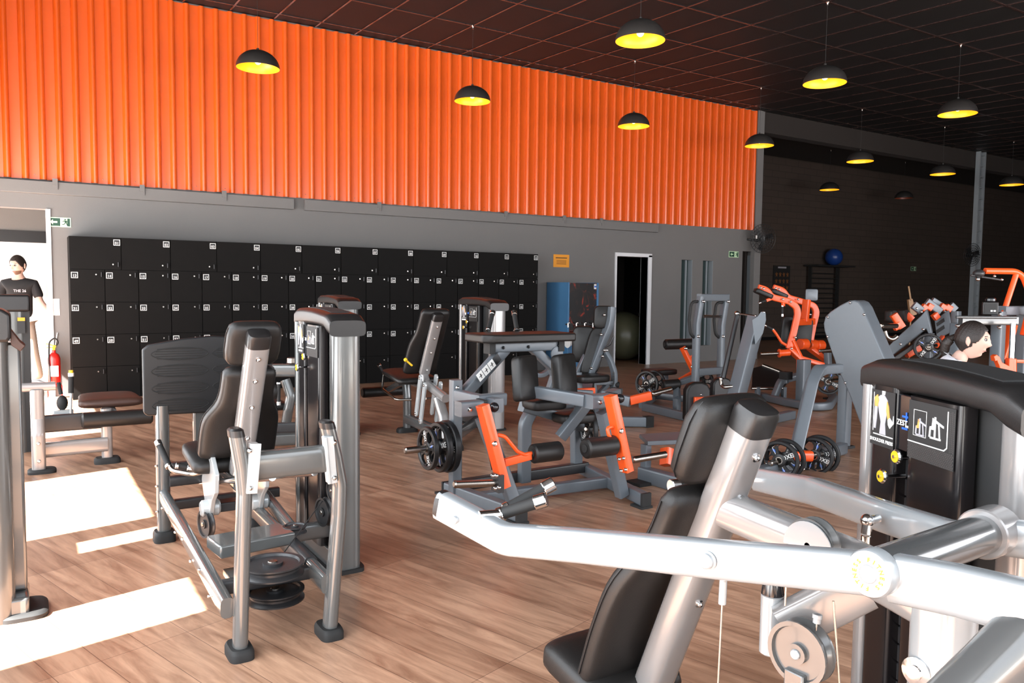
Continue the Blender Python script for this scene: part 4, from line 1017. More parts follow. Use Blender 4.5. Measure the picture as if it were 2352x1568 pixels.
# left post, plates, slanted arm carrying the elbow pad
D5 = (V((2.55, 4.86, 0))-CAM).dot(cF)
pt = WY(1047, 872, 4.86)
bm_(Cm, 'post', GP, [V((pt.x, 4.86, .05)), V((pt.x, 4.86, pt.z))], .075, .075, up=Y_); bolts(Cm, [(1040, 880, D5-.06), (1039, 893, D5-.06)][:0] or [V((pt.x-.01, 4.815, pt.z-.05)), V((pt.x-.01, 4.815, pt.z-.17))], .013)
pc_ = WY(1190, 795, 5.0)
sl = bm_(Cm, 'pad_arm', GP, [V((pt.x+.03, 4.86, pt.z-.14)), WY(1160, 800, 4.95)], .065, .085)
a0 = WY(1090, 868, 4.86); a1 = WY(1132, 825, 4.90); dv = (a1-a0); up_ = V((-dv.z, 0, dv.x)).normalized()
b = MB(); off = V((0, -.048, 0))
for k in range(4):
    b.mi = 0 if k < 3 else 1; q0 = a0+dv*(k*.30+.01); q1 = a0+dv*(k*.30+.28); b.prism([q0-up_*.030+off, q1-up_*.030+off, q1+up_*.030+off, q0+up_*.030+off], (0, -.002, 0))
    if k < 3:
        b.mi = 1; m_ = (q0+q1)/2+off; u2 = dv.normalized()
        for (s1, s2, w_) in ((-.012, .012, .002), ): b.prism([m_-u2*.016-up_*.002-Y_*.003, m_+u2*.016-up_*.002-Y_*.003, m_+u2*.016+up_*.002-Y_*.003, m_-u2*.016+up_*.002-Y_*.003], (0, -.001, 0)); b.prism([m_-u2*.002-up_*.018-Y_*.003, m_+u2*.003-up_*.018-Y_*.003, m_+u2*.010+up_*.014-Y_*.003, m_+u2*.002+up_*.016-Y_*.003], (0, -.001, 0))
b.build('instruction_label', ['white', 'black'], sl)
zt = WY(1190, 775, 4.98).z
xa, xb = WY(1088, 770, 4.98).x, WY(1297, 770, 4.98).x
b = MB(); hp_ = .052
poly = [(xa, 4.86), (xa+.06, 4.80), (xa+.14, 4.79), (xb-.03, 4.79), (xb, 4.84), (xb, 5.12), (xb-.03, 5.16), (xa+.04, 5.16), (xa, 5.12)]
b.prism([V((x, y, zt-hp_/2)) for x, y in poly], (0, 0, hp_+.01)); b.build('elbow_pad', 'leather', Cm, bevel=.014, seg=3)
bm_(Cm, 'pad_rail', GP, [V((xa+.09, 4.93, zt-.065)), V((xb-.06, 4.93, zt-.065))], .07, .07); bolts(Cm, [V((xa+.20, 4.89, zt-.065)), V((xa+.42, 4.89, zt-.065)), V((xb-.12, 4.89, zt-.06))], .012, 'black_gloss')
b = MB(); b.box((xa+.10, 4.92, zt-.07), (.05, .09, .075)); b.box((xb-.10, 4.92, zt-.07), (.05, .09, .075)); b.build('rubber_sleeve', 'rubber', Cm)
bm_(Cm, 'pad_brace', GP, [WY(1222, 798, 4.95), WY(1268, 842, 4.95), WY(1276, 862, 4.95), WY(1262, 905, 4.95)], .06, .07, fr=.04)
q = WY(1278, 812, 4.90); b = MB(); b.lathe([(.055, 0), (.055, .012), (.04, .016)], q, (0, -1, 0), 28); b.build('adjust_disc', 'grey_paint', Cm)
for sx in (-1, 1):
    g_ = WY(1240+sx*28, 760, 5.10); b = MB(); top = WY(1181 if sx > 0 else 1131, 720, 5.25); bot = WY(1187 if sx > 0 else 1122, 757, 5.15)
    grip(Cm, bot, top, .018, 'hand_grip')
bm_(Cm, 'handle_bar', GP, [V((WY(1122, 757, 5.15).x, 5.15, zt-.03)), V((WY(1187, 757, 5.15).x, 5.15, zt-.03))], .03, .03)
# side heads with the pivots
def head(pa, pb, yy, z):
    a = WY(pa[0], pa[1], yy); c = WY(pb[0], pb[1], yy); a.z = c.z = z
    o = bm_(Cm, 'pivot_box', GP, [a, c], .10, .095); bolts(Cm, [V((a.x+.055, yy-.052, z+.0)), V((a.x+.115, yy-.052, z))], .016)
    b = MB(); b.box((c.x+.004, yy, z), (.022, .106, .10)); b.build('end_cap', 'rubber', o); return a, c
zl = WY(1080, 940, 4.25).z
hl = head((1052, 940), (1105, 940), 4.30, zl)
bm_(Cm, 'support_arm', GP, [V((pt.x, 4.84, zl)), V((pt.x+.02, 4.30, zl))], .07, .09)
bm_(Cm, 'pivot_beam', GP, [V((hl[1].x+.02, 4.42, zl+.02)), V((hl[1].x+.28, 4.50, zl+.01))], .08, .085)
zr = WY(1380, 920, 4.15).z
hr = head((1352, 920), (1403, 925), 4.15, zr)
bm_(Cm, 'support_arm', GP, [V((hr[0].x-.12, 4.60, zr+.02)), V((hr[0].x+.02, 4.20, zr))], .075, .085)
bm_(Cm, 'pivot_beam', GP, [V((hr[1].x+.05, 4.26, zr)), V((hr[1].x+.22, 4.36, zr))], .08, .085)
b = MB(); b.box((hr[1].x+.23, 4.365, zr), (.03, .09, .09)); b.build('end_cap', 'rubber', Cm)
# grey legs under the heads
bm_(Cm, 'leg', GP, [WY(1108, 958, 4.30), V((2.70, 4.25, .05))], .085, .075, up=Y_); bm_(Cm, 'leg', GP, [WY(1385, 945, 4.18), V((3.56, 4.22, .05))], .085, .075, up=Y_)
bm_(Cm, 'leg', GP, [WY(1345, 930, 4.55), V((3.30, 4.62, .42))], .075, .07, up=Y_)
b = MB(); p0 = WY(1112, 1005, 4.25); p1 = WY(1126, 1075, 4.25); d_ = p1-p0; b.mi = 0; b.prism([p0+V((-.018, -.045, 0)), p0+V((.022, -.045, 0)), p1+V((.022, -.045, 0)), p1+V((-.018, -.045, 0))], (0, -.002, 0)); b.mi = 1; b.box(p0+V((0, -.047, .012)), (.045, .003, .014)); b.build('warning_label', ['ink', 'amber'], Cm)
# orange swing arms
def swing(top, bot, yy, ro, peg_dir, rx):
    a = WY(top[0], top[1], yy); c = WY(bot[0], bot[1], yy-.05)
    s = bm_(Cm, 'swing_arm', OR, [a, c], .062, .085, up=Y_, e=10)
    b = MB(); m = a+(c-a)*.45; b.bolt(m+V((-.01, -.045, 0)), (0, -1, 0), .018, .014)
    b.build('bolt', 'chrome', s)
    # roller stub and brace
    r0, r1 = ro; R0 = WY(*r0, yy-.02); R1 = WY(*r1, yy-.02)
    st = WY(r0[0]-16 if rx > 0 else r0[0]+3, r0[1]+2, yy-.02)
    return a, c, s, R0, R1
aL, cL, sL, R0, R1 = swing((1108, 930), (1158, 1118), 4.18, ((1222, 1042), (1286, 1036)), -1, 1)
roller(Cm, R0, V((R1.x, R1.y, R0.z)), .063)
bm_(Cm, 'roller_arm', OR, [WY(1158, 1062, 4.16), WY(1218, 1046, 4.16)], .035, .05)
b = MB(); b.tube([WY(1143, 998, 4.16), WY(1160, 1002, 4.14), WY(1188, 1036, 4.14), WY(1205, 1044, 4.15), WY(1222, 1040, 4.16)], .0125, 12, .05); b.build('arm_handle', OR, Cm)
peg(Cm, WY(1146, 1108, 4.12), WY(1042, 1112, 4.12), .024)
b = MB(); b.box(WY(1143, 1108, 4.12), (.04, .09, .11)); pb_ = b.build('peg_block', 'dark_paint', Cm); bolts(pb_, [], .01) if False else None
bolts(Cm, [WY(1131, 1092, 4.06), WY(1140, 1092, 4.06), WY(1137, 1121, 4.06), WY(1146, 1119, 4.06)], .012)
aR, cR_, sR, R0, R1 = swing((1402, 908), (1440, 1082), 4.00, ((1343, 1030), (1412, 1024)), 1, -1)
roller(Cm, R0, V((R1.x, R1.y, R0.z)), .066)
b = MB(); b.tube([WY(1408, 980, 3.98), WY(1394, 982, 3.98), WY(1398, 1000, 3.97), WY(1428, 1034, 3.98)], .0125, 12, .04); b.build('arm_handle', OR, Cm)
peg(Cm, WY(1452, 1056, 3.98), WY(1530, 1043, 3.98), .024)
bolts(Cm, [WY(1422, 1054, 3.92), WY(1432, 1052, 3.92), WY(1426, 1081, 3.92), WY(1437, 1078, 3.92)], .012)
for (qx, qy, yy) in ((1135, 935, 4.22), (1424, 915, 4.10)):
    b = MB(); b.ball(WY(qx, qy, yy), .032, 14); b.build('pivot_knob', 'black_gloss', Cm)
# peg and plates on the left post
yy = 4.80; pcx = WY(1003, 1030, yy)
peg(Cm, V((pt.x-.02, yy+.04, pcx.z)), V((pt.x-.40, yy+.04, pcx.z)), .024)
G_ = 'plates on the kneeling leg curl'
plate_disc(V((pt.x-.075, yy+.04, pcx.z)), (-1, .0, 0), .182, .045, 'rearmost, largest black plate on the left peg of the kneeling leg curl', 0, G_)
plate_disc(V((pt.x-.135, yy+.04, pcx.z)), (-1, .0, 0), .175, .045, 'middle black plate on the left peg of the kneeling leg curl', .3, G_)
plate_disc(V((pt.x-.225, yy+.04, pcx.z)), (-1, .0, 0), .150, .032, 'outermost, smaller black lettered plate on the left peg of the kneeling leg curl', 1.9, G_)
# thigh pads
pad(Cm, 'thigh_pad', WY(1206, 868, 4.62), V((1, .35, 0)), V((.08, .25, 1)), .215, .32, .085, e=9)
pad(Cm, 'thigh_pad', WY(1296, 864, 4.62), V((1, .35, 0)), V((.08, .25, 1)), .215, .33, .085, e=9)
bm_(Cm, 'pad_bracket', GP, [WY(1235, 900, 4.72), WY(1300, 905, 4.75), WY(1355, 915, 4.60)], .06, .07)
b = MB(); q = WY(1248, 898, 4.62); b.ball(q, .022, 12); b.build('pivot_knob', 'black_gloss', Cm)
# knee bench
bz = WY(1215, 945, 4.80).z
bench = bm_(Cm, 'bench_rail', GP, [WY(1198, 932, 4.82), WY(1300, 962, 4.84), WY(1345, 985, 4.92)], .075, .08)
bm_(Cm, 'rear_leg', GP, [V((3.14, 4.85, .06)), V((3.14, 4.85, .50)), WY(1225, 935, 4.85), WY(1262, 945, 4.85)], .085, .07, up=Y_, fr=.12)
bm_(Cm, 'rear_leg', GP, [V((3.70, 4.95, .06)), WY(1323, 980, 4.93)], .075, .075, up=Y_)
pad(Cm, 'knee_pad', WY(1250, 930, 4.74)+V((0, 0, .01)), X_, Y_, .30, .22, .07)
pad(Cm, 'knee_pad', WY(1318, 958, 4.70), X_, Y_, .30, .22, .07)
# counter plate seen behind the bench
plate_disc(WY(1352, 985, 4.75), (-1, .3, 0), .165, .035, 'black lettered plate half hidden behind the knee bench of the leg curl', .8, G_)
peg(Cm, WY(1345, 985, 4.75), WY(1375, 984, 4.80), .02)

# ---------------- D: plate-loaded hip press with graduated arc
Dm = thing('incline_lever_press', 'grey bench with slanted back post and curved adjustment arc, before the blue dispenser', 'exercise machine', (5.7, 7.2, 0))
dd_ = 8.9
bm_(Dm, 'back_post', GP, [(1404, 705, dd_), (1400, 745, dd_), (1385, 780, dd_), (1350, 868, dd_)], .075, .10, fr=.5, up=Y_)
pad(Dm, 'back_pad', (1385, 728, dd_+.02), V((.9, -.4, 0)), V((.05, .03, 1)), .22, .26, .07); pad(Dm, 'back_pad', (1365, 805, dd_+.02), V((.9, -.4, 0)), V((.32, .0, 1)), .22, .56, .07)
bolts(Dm, [(1388, 723, dd_-.05), (1381, 768, dd_-.05), (1358, 846, dd_-.05), (1388, 804, dd_-.06), (1394, 804, dd_-.06), (1384, 818, dd_-.06)], .016)
bm_(Dm, 'adjust_arc', GP, [(1390, 808, dd_), (1402, 828, dd_), (1411, 855, dd_), (1411, 875, dd_), (1406, 905, dd_)], .05, .07, fr=.3, up=Y_)
b = MB()
for k in range(5): b.cyl(DP(1409, 856+k*6, dd_-.045), DP(1409, 856+k*6, dd_-.055), .012, 10)
b.build('arc_hole', 'ink', Dm)
bm_(Dm, 'frame_bracket', GP, [(1366, 905, dd_), (1366, 878, dd_), (1410, 880, dd_), (1404, 910, dd_)], .06, .06, up=Y_); bm_(Dm, 'frame_bracket', GP, [(1374, 905, dd_), (1396, 882, dd_)], .045, .06, up=Y_)
b = MB(); b.cyl(DP(1408, 882, dd_), DP(1422, 884, dd_), .035, 14, .005); b.build('pull_knob', 'rubber', Dm)
pad(Dm, 'seat_pad', (1355, 868, dd_-.2), X_, Y_, .40, .30, .08); pad(Dm, 'round_pad', (1340, 790, dd_+.1), V((.8, -.6, 0)), V((0, 0, 1)), .26, .42, .12)
bm_(Dm, 'lever', GP, [(1345, 815, dd_), (1325, 855, dd_)], .05, .05, up=Y_); bm_(Dm, 'side_post', GP, [(1327, 905, dd_-.2), (1325, 855, dd_-.2)], .075, .10, up=Y_)
bm_(Dm, 'orange_arm', OR, [(1255, 905, 8.4), (1268, 872, 8.4), (1290, 905, 8.4)], .05, .07, up=Y_); bm_(Dm, 'orange_arm', OR, [(1230, 908, 8.3), (1310, 920, 8.3)], .06, .08)
bm_(Dm, 'orange_arm', OR, [(1290, 903, 8.4), (1365, 898, 8.5)], .06, .08)
bm_(Dm, 'lever_beam', GP, [(1245, 898, 8.2), (1360, 905, 8.3)], .07, .08)
bm_(Dm, 'orange_arm', OR, [(1446, 920, 8.3), (1494, 908, 8.35)], .07, .09); bm_(Dm, 'lever_beam', GP, [(1405, 912, 8.4), (1448, 922, 8.3)], .08, .11)
peg(Dm, (1496, 905, 8.35), (1542, 893, 8.5), .026)
p0 = FL(1484, 968, .06); p1 = V((p0.x-.75, p0.y+.5, .06))
bm_(Dm, 'base_rail', GP, [p1, p0], .09, .11); b = MB(); b.box(p0+V((.02, -.01, 0)), (.10, .08, .12)); b.build('rubber_foot', 'rubber', Dm)
bp = FL(1380, 930, .06); bm_(Dm, 'base_rail', GP, [bp+V((-.5, .3, 0)), bp+V((.4, .2, 0))], .08, .10)
for q in ((1327, 905, dd_-.2), (1368, 905, dd_), (1403, 905, dd_)):
    P = DP(*q); bm_(Dm, 'leg', GP, [P, V((P.x, P.y, .05))], .065, .065, up=Y_)
bm_(Dm, 'handle', 'dark_paint', [(1390, 798, 8.85), (1402, 790, 8.8), (1409, 772, 8.8)], .022, .022, e=2)
# pad bracket seen at its left
bm_(Dm, 'curved_arm', GP, [(1260, 830, 8.7), (1262, 850, 8.7), (1245, 862, 8.7), (1225, 860, 8.7)], .05, .07, fr=.2, up=Y_)

# ---------------- E: plate-loaded leg extension with rollers
Em = thing('plate_leg_extension', 'small orange leg extension with two black rollers, before the open door', 'exercise machine', (7.0, 7.7, 0))
de = 10.2
roller(Em, (1527, 791, de), (1592, 789, de+.1), .068); roller(Em, (1522, 885, de-.5), (1560, 882, de-.45), .068)
bm_(Em, 'swing_arm', OR, [(1567, 797, de), (1584, 832, de), (1592, 848, de), (1594, 865, de)], .05, .075, up=Y_); bm_(Em, 'swing_arm', OR, [(1594, 856, de-.1), (1556, 878, de-.4)], .05, .07)
bm_(Em, 'arm_tab', OR, [(1585, 822, de), (1593, 812, de), (1594, 835, de)], .03, .06, up=Y_); bolts(Em, [(1575, 800, de-.05), (1590, 842, de-.05)], .022)
pad(Em, 'seat_pad', (1514, 853, de), X_, Y_, .44, .30, .07); bm_(Em, 'seat_post', GP, [(1527, 860, de), (1527, 880, de)], .07, .07, up=Y_)
g_ = FL(1555, 915, .06); bm_(Em, 'base_rail', GP, [FL(1475, 928, .05), FL(1510, 905, .05)], .09, .10); bm_(Em, 'base_rail', GP, [FL(1510, 908, .08), FL(1600, 918, .08)], .08, .09)
bm_(Em, 'frame_post', GP, [(1555, 915, 9.6), (1555, 880, 9.8), (1600, 865, 9.8)], .07, .08, up=Y_); P = DP(1555, 915, 9.6); bm_(Em, 'frame_post', GP, [P, V((P.x, P.y, .02))], .07, .08, up=Y_)
peg(Em, (1503, 884, 9.9), (1472, 886, 9.8), .024)
plate_disc(DP(1486, 882, 9.85), (-1, -.25, 0), .17, .035, 'black lettered plate on the leg extension right of the open door, nearer one', .6, 'plates on the small leg extension')
plate_disc(DP(1502, 880, 9.95), (-1, -.25, 0), .17, .035, 'black plate behind the lettered plate on the leg extension by the door', .1, 'plates on the small leg extension')
plate_disc(DP(1614, 876, 10.1), (-1, -.25, 0), .16, .035, 'black plate right of the orange arm of the small leg extension', .1, 'plates on the small leg extension')
peg(Em, (1600, 876, 10.0), (1622, 874, 10.15), .024)
bm_(Em, 'frame_post', GP, [(1594, 865, 10.1), (1640, 848, 10.1)], .06, .06)

# ---------------- F: standing frame with two uprights and hand loops
Fm = thing('standing_press_frame', 'tall grey frame with two uprights, black hand loops and orange-backed shin pads', 'exercise machine', (8.0, 7.6, 0))
df = 9.6
for k, (xt, xm, xb, D) in enumerate(((1610, 1600, 1597, df), (1667, 1657, 1655, df+.3))):
    P = DP(xb, 880, D); bm_(Fm, 'upright', GP, [DP(xt, 681+k*5, D), DP(xm, 745+k*3, D), DP(xb, 880 if k == 0 else 850, D), V((P.x, P.y, .04)) if k == 0 else DP(xb, 905, D)], .07, .08, up=Y_, fr=.3)
    b = MB(); b.tube([DP(xt-4, 692+k*2, D), DP(xt-22, 693+k*2, D-.05), DP(xt-27, 735, D-.05), DP(xt-24, 768, D-.05), DP(xm-4, 776, D)], .018, 12, .10); b.build('hand_loop', 'rubber', Fm)
    bolts(Fm, [DP(xt+6, 692, D-.05), DP(xm+4, 772, D-.05)], .018)
bm_(Fm, 'top_bar', GP, [DP(1606, 683, df), DP(1670, 683, df+.3)], .08, .09); bm_(Fm, 'middle_bar', 'steel', [DP(1614, 726, df), DP(1660, 727, df+.3)], .035, .035, e=2)
bm_(Fm, 'lower_bar', GP, [DP(1600, 854, df), DP(1660, 850, df+.3)], .08, .09)
for P in (DP(1597, 880, df), DP(1655, 905, df+.3)):
    if P.z > .05: bm_(Fm, 'leg', GP, [P, V((P.x, P.y, .03))], .07, .07, up=Y_)
def shin(cx_, cy_, D, w, h, orange=True):
    c = DP(cx_, cy_, D); f = V((-.35, -1, 0)).normalized(); r = Z.cross(f)*-1; r = V((f.y*-1, f.x, 0)).normalized()
    ring = [(-.5, -.5), (.5, -.5), (.5, .30), (.38, .44), (.15, .5), (-.15, .5), (-.38, .44), (-.5, .30)]
    b = MB(); b.prism([c+r*(x*w)+Z*(y*h) for x, y in ring], -f*.10); o = b.build('shin_pad', 'leather', Fm, bevel=.02, seg=3)
    b = MB(); b.prism([c+r*(x*w*.86)+Z*(y*h*.9)+f*.004 for x, y in ring], -f*.012); b.build('pad_board', 'dark_paint', o)
    if orange: b = MB(); b.box(c+f*.03-Z*.10, (w*.45, .04, h*.72), Matrix.Rotation(math.atan2(r.y, r.x), 3, 'Z')); ob = b.build('pad_bracket', OR, Fm, bevel=.006); bolts(ob, [], .01) if False else bolts(Fm, [c+f*.055+Z*(h*.20)], .012)
shin(1604, 922, 8.9, .30, .44); shin(1660, 900, 9.3, .24, .34, False)
P = FL(1600, 962, .05); bm_(Fm, 'base_rail', GP, [P, V((P.x+.1, P.y+1.0, .05))], .08, .10); P2_ = DP(1604, 940, 8.95); bm_(Fm, 'pad_post', GP, [V((P2_.x, P2_.y, .04)), P2_], .07, .07, up=Y_)
P2_ = DP(1660, 915, 9.4); bm_(Fm, 'pad_post', GP, [V((P2_.x, P2_.y, .04)), P2_], .07, .07, up=Y_)
# big slanted lever beam with gas strut
Lm = thing('lever_deadlift', 'thick slanted grey beam with dark strut and chrome ball joints, before the orange squat machine', 'exercise machine', (7.2, 6.3, 0))
dl = 8.3
bt, bb = DP(1738, 728, dl), DP(1690, 915, dl); dn = (bb-bt).normalized(); end = bt+dn*((bt.z-.04)/-dn.z)
b = MB(); b.rect([bt, end], .13, .16, up=Y_, e=12); b.build('lever_beam', GP, Lm)
b = MB(); c = DP(1748, 722, dl); b.mi = 0; b.prism([DP(*q, dl-.08) for q in ((1728, 735), (1740, 727), (1748, 716), (1758, 718), (1759, 735), (1752, 765), (1735, 790))], -(DP(1740, 730, dl)-DP(1740, 730, dl-.02))*8); b.build('beam_head', 'grey_paint', Lm)
bolts(Lm, [(1736, 725, dl-.10), (1754, 717, dl-.10), (1750, 726, dl-.10)], .014)
b = MB(); b.cyl(DP(1694, 722, dl+.2), DP(1661, 868, dl+.1), .026, 16); b.build('gas_strut', 'dark_paint', Lm)
b = MB(); b.ball(DP(1693, 720, dl+.2), .030, 14); b.ball(DP(1656, 870, dl+.1), .024, 14); b.build('ball_joint', 'chrome', Lm)
b = MB(); b.cyl(DP(1695, 720, dl+.2), DP(1735, 726, dl), .012, 10); b.tube([DP(1655, 870, dl+.1), DP(1657, 885, dl+.1), DP(1665, 889, dl+.05), DP(1685, 887, dl)], .02, 12, .06); b.build('strut_bracket', 'steel', Lm)
for q in ((1690, 945), (1745, 925)): P = FL(*q, .05); 
bm_(Lm, 'base_rail', GP, [V((end.x, end.y, .05)), V((end.x+1.4, end.y+.3, .05))], .10, .10)
b = MB(); b.box((end.x, end.y, .02), (.4, .3, .04)); b.build('rubber_foot', 'rubber', Lm)
# ================================================================== RIGHT-HAND AND FAR MACHINES
# ---------------- G: orange squat machine on a grey loop base
Gm = thing('squat_machine', 'orange squat machine with two shoulder arms on a grey looped base', 'exercise machine', (8.9, 7.6, 0))
g = 10.6
def GP_(x, y, d=0.): return DP(x, y, g+d)
for (pts, d) in (([(1741, 660), (1761, 666), (1771, 682), (1812, 692), (1830, 705), (1832, 722), (1823, 762), (1812, 800)], 0.), ([(1776, 660), (1798, 667), (1808, 683), (1846, 694), (1870, 702), (1875, 718), (1867, 750), (1858, 800)], .45)):
    b = MB(); b.rect([GP_(x, y, d) for x, y in pts], .055, .085, up=V((.85, -.53, 0)), fr=.14, e=8); b.build('shoulder_arm', OR, Gm)
    c = GP_(pts[0][0]+12, pts[0][1]+14, d+.02); pad(Gm, 'shoulder_pad', c, V((.75, -.45, -.35)), V((.53, .85, 0)), .26, .16, .06)
bm_(Gm, 'spine_plate', OR, [GP_(1853, 688, .2), GP_(1848, 738, .2)], .06, .10, up=Y_)
bm_(Gm, 'cross_tie', OR, [GP_(1826, 740, 0), GP_(1868, 738, .42)], .06, .09)
pad(Gm, 'back_pad', GP_(1806, 762, .5), V((.8, -.5, 0)), V((.12, 0, 1)), .16, .46, .07); pad(Gm, 'back_pad', GP_(1846, 765, .35), V((.8, -.5, 0)), V((.12, 0, 1)), .22, .42, .07)
pad(Gm, 'head_board', GP_(1864, 677, .8), V((.8, -.5, 0)), V((.0, 0, 1)), .18, .17, .03, 'grey_paint', 8)
bm_(Gm, 'lower_arm', OR, [GP_(1811, 800, 0), GP_(1835, 822, 0), GP_(1890, 838, 0)], .06, .10, up=Y_); bm_(Gm, 'lower_arm', OR, [GP_(1858, 798, .45), GP_(1899, 828, .45)], .06, .10, up=Y_)
bm_(Gm, 'pivot_strut', OR, [GP_(1818, 782, 0), GP_(1838, 824, 0)], .05, .09, up=Y_)
for q, d in (((1843, 790), .2), ((1863, 792), .45), ((1880, 793), .5)):
    b = MB(); c = GP_(q[0], q[1], d); b.cyl(c-X_*.06, c+X_*.08, .075, 24, .01); b.build('pivot_hub', OR, Gm)
for x, d in ((1839, 0), (1853, .3)): bm_(Gm, 'support_post', OR, [GP_(x, 826, d), GP_(x, 860, d)], .08, .09, up=Y_)
b = MB(); b.cyl(GP_(1790, 811), GP_(1814, 809), .045, 20, .004); b.cyl(GP_(1788, 811), GP_(1792, 811), .06, 20, .004); b.build('peg_sleeve', OR, Gm); peg(Gm, GP_(1790, 811), GP_(1747, 813), .024)
b = MB(); b.tube([GP_(1814, 797), GP_(1795, 786), GP_(1784, 768), GP_(1775, 756)], .018, 12, .08); b.build('hand_lever', OR, Gm); grip(Gm, GP_(1775, 756), GP_(1759, 748), .016)
grip(Gm, GP_(1762, 689), GP_(1746, 695), .015); grip(Gm, GP_(1797, 703), GP_(1797, 723), .015); bm_(Gm, 'grip_stub', OR, [GP_(1776, 684), GP_(1760, 690)], .04, .04); bm_(Gm, 'grip_stub', OR, [GP_(1799, 690), GP_(1799, 703)], .04, .04, up=Y_)
bolts(Gm, [GP_(x, y, -.05) for x, y in ((1747, 661), (1754, 663), (1798, 687), (1816, 693), (1827, 775), (1818, 800))], .016)
bolts(Gm, [GP_(x, y, .38) for x, y in ((1782, 662), (1789, 664), (1833, 687), (1861, 722), (1862, 773))], .016)
# grey base
base = [FL(1743, 908, .06), FL(1802, 922, .06), FL(1866, 934, .06), FL(1903, 932, .06), FL(1915, 915, .06), FL(1908, 902, .06)]
b = MB(); b.rect(base, .10, .10, fr=.25, e=5); b.build('loop_base', GP, Gm)
P = FL(1777, 915, .06); bm_(Gm, 'frame_tube', GP, [P, DP(1794, 873, (P-CAM).dot(cF)), DP(1863, 856, g)], .09, .09, fr=.12, e=4, up=V((0, 1, .2)))
P = FL(1843, 925, .05); bm_(Gm, 'rear_post', GP, [P, V((P.x, P.y, .62))], .16, .12, up=Y_)
b = MB(); q = [FL(1726, 895, .16), FL(1798, 895, .16), DP(1818, 868, 10.9), DP(1752, 843, 11.2), DP(1728, 850, 11.2)]
b.prism(q, (0, 0, .03)); fp = b.build('foot_platform', 'plastic', Gm, bevel=.006); b = MB(); b.tube([q[1]+Z*.02, q[0]+Z*.02], .022, 10); b.tube([q[2]+Z*.03, q[3]+Z*.03], .022, 10); b.build('platform_edge', 'steel', fp)
for x, y in ((1740, 905), (1800, 905)): P = FL(x, y, .1); bm_(Gm, 'platform_leg', GP, [V((P.x, P.y, .02)), V((P.x, P.y, .2))], .06, .06, up=Y_)
b = MB(); b.box(DP(1805, 862, 10.4), (.12, .12, .10)); b.build('stop_block', 'rubber', Gm); bm_(Gm, 'stop_post', GP, [DP(1805, 865, 10.4), DP(1806, 880, 10.4)], .05, .05, up=Y_)
for x, y in ((1743, 908), (1866, 934), (1908, 915)): P = FL(x, y, .01); b = MB(); b.box((P.x, P.y, .01), (.16, .14, .02)); b.build('rubber_foot', 'rubber', Gm)
peg(Gm, DP(1880, 806, 11.0), DP(1910, 803, 11.1), .026); bm_(Gm, 'side_post', GP, [DP(1901, 810, 10.9), DP(1902, 838, 10.9)], .08, .08, up=Y_)

# ---------------- H: lever machine with the big grey shield
Hm = thing('calf_press', 'grey machine with large rounded shield panel and curved leg, left of the black tower', 'exercise machine', (6.2, 4.4, 0))
hD = 7.3
out = [(1891, 743), (1895, 727), (1907, 715), (1930, 700), (1950, 690), (1962, 689), (1972, 693), (1981, 705), (2031, 820), (2060, 885), (2090, 960), (2075, 1010), (2020, 1030), (1994, 1020), (1978, 980), (1950, 905), (1923, 846), (1902, 787), (1893, 760)]
nrm = V((-1, 0, 0)); c0 = DP(1960, 800, hD)
ring = [PLN(x, y, c0, nrm) for x, y in out]
b = MB(); b.prism(ring, -nrm*.16); b.build('shield_panel', 'grey_paint', Hm, bevel=.012, seg=3)
bolts(Hm, [PLN(x, y, c0+nrm*.004, nrm) for x, y in ((1953, 695), (1902, 728), (1901, 773), (1923, 842), (1942, 879), (1985, 722))], .012, 'chrome', d=nrm)
for (x, y) in ((1936, 1028),): P = FL(x, y, 0); bm_(Hm, 'support_leg', GP, [V((P.x, P.y, .02)), V((P.x, P.y, 0))+Z*DP(1936, 860, (P-CAM).dot(cF)).z], .10, .10, up=Y_); b = MB(); b.box((P.x, P.y, .012), (.18, .14, .024)); b.build('rubber_foot', 'rubber', Hm)
cl = [DP(1925, 846, 7.1), DP(1880, 849, 6.9), DP(1865, 876, 6.8), DP(1832, 1020, 6.6)]; e_ = V((cl[-1].x, cl[-1].y, 0))+(cl[-1]-cl[-2])*0; pz = cl[-1]+(cl[-1]-cl[-2]).normalized()*(cl[-1].z-.06)
b = MB(); b.rect(cl[:-1]+[pz], .085, .10, up=V((.85, -.53, 0)), fr=.22, e=8); b.build('curved_leg', GP, Hm)
bm_(Hm, 'base_rail', GP, [V((pz.x, pz.y, .06)), FL(1936, 1028, .06)], .09, .10)
pr = DP(1838, 1052, 6.5); bm_(Hm, 'peg_arm', OR, [DP(1815, 1046, 6.5), DP(1862, 1047, 6.55)], .085, .09, e=3)
bolts(Hm, [DP(1825, 1046, 6.42), DP(1842, 1055, 6.42), DP(1830, 1070, 6.42), DP(1843, 1077, 6.42)], .014)
b = MB(); b.cyl(DP(1828, 1062, 6.5), DP(1845, 1078, 6.5), .02, 12); b.build('pivot_pin', 'steel', Hm)
peg(Hm, DP(1812, 1052, 6.45), DP(1768, 1064, 6.25), .024); peg(Hm, DP(1850, 1046, 6.52), DP(1905, 1040, 6.7), .024)
G2 = 'plates low on the shield machine'
axp = V((-.93, -.36, 0))
plate_disc(DP(1790, 1057, 6.32), axp, .160, .032, 'lettered black plate low on the floor peg, left one of the pair beside the headrest', .5, G2)
plate_disc(DP(1803, 1053, 6.38), axp, .165, .032, 'black plate directly behind the left lettered floor-level plate near the headrest', 1.1, G2)
plate_disc(DP(1870, 1047, 6.60), axp, .160, .032, 'lettered black plate low on the floor peg, right one of the pair', -.3, G2)
plate_disc(DP(1882, 1044, 6.66), axp, .170, .032, 'black plate directly behind the right lettered floor-level plate', .2, G2)
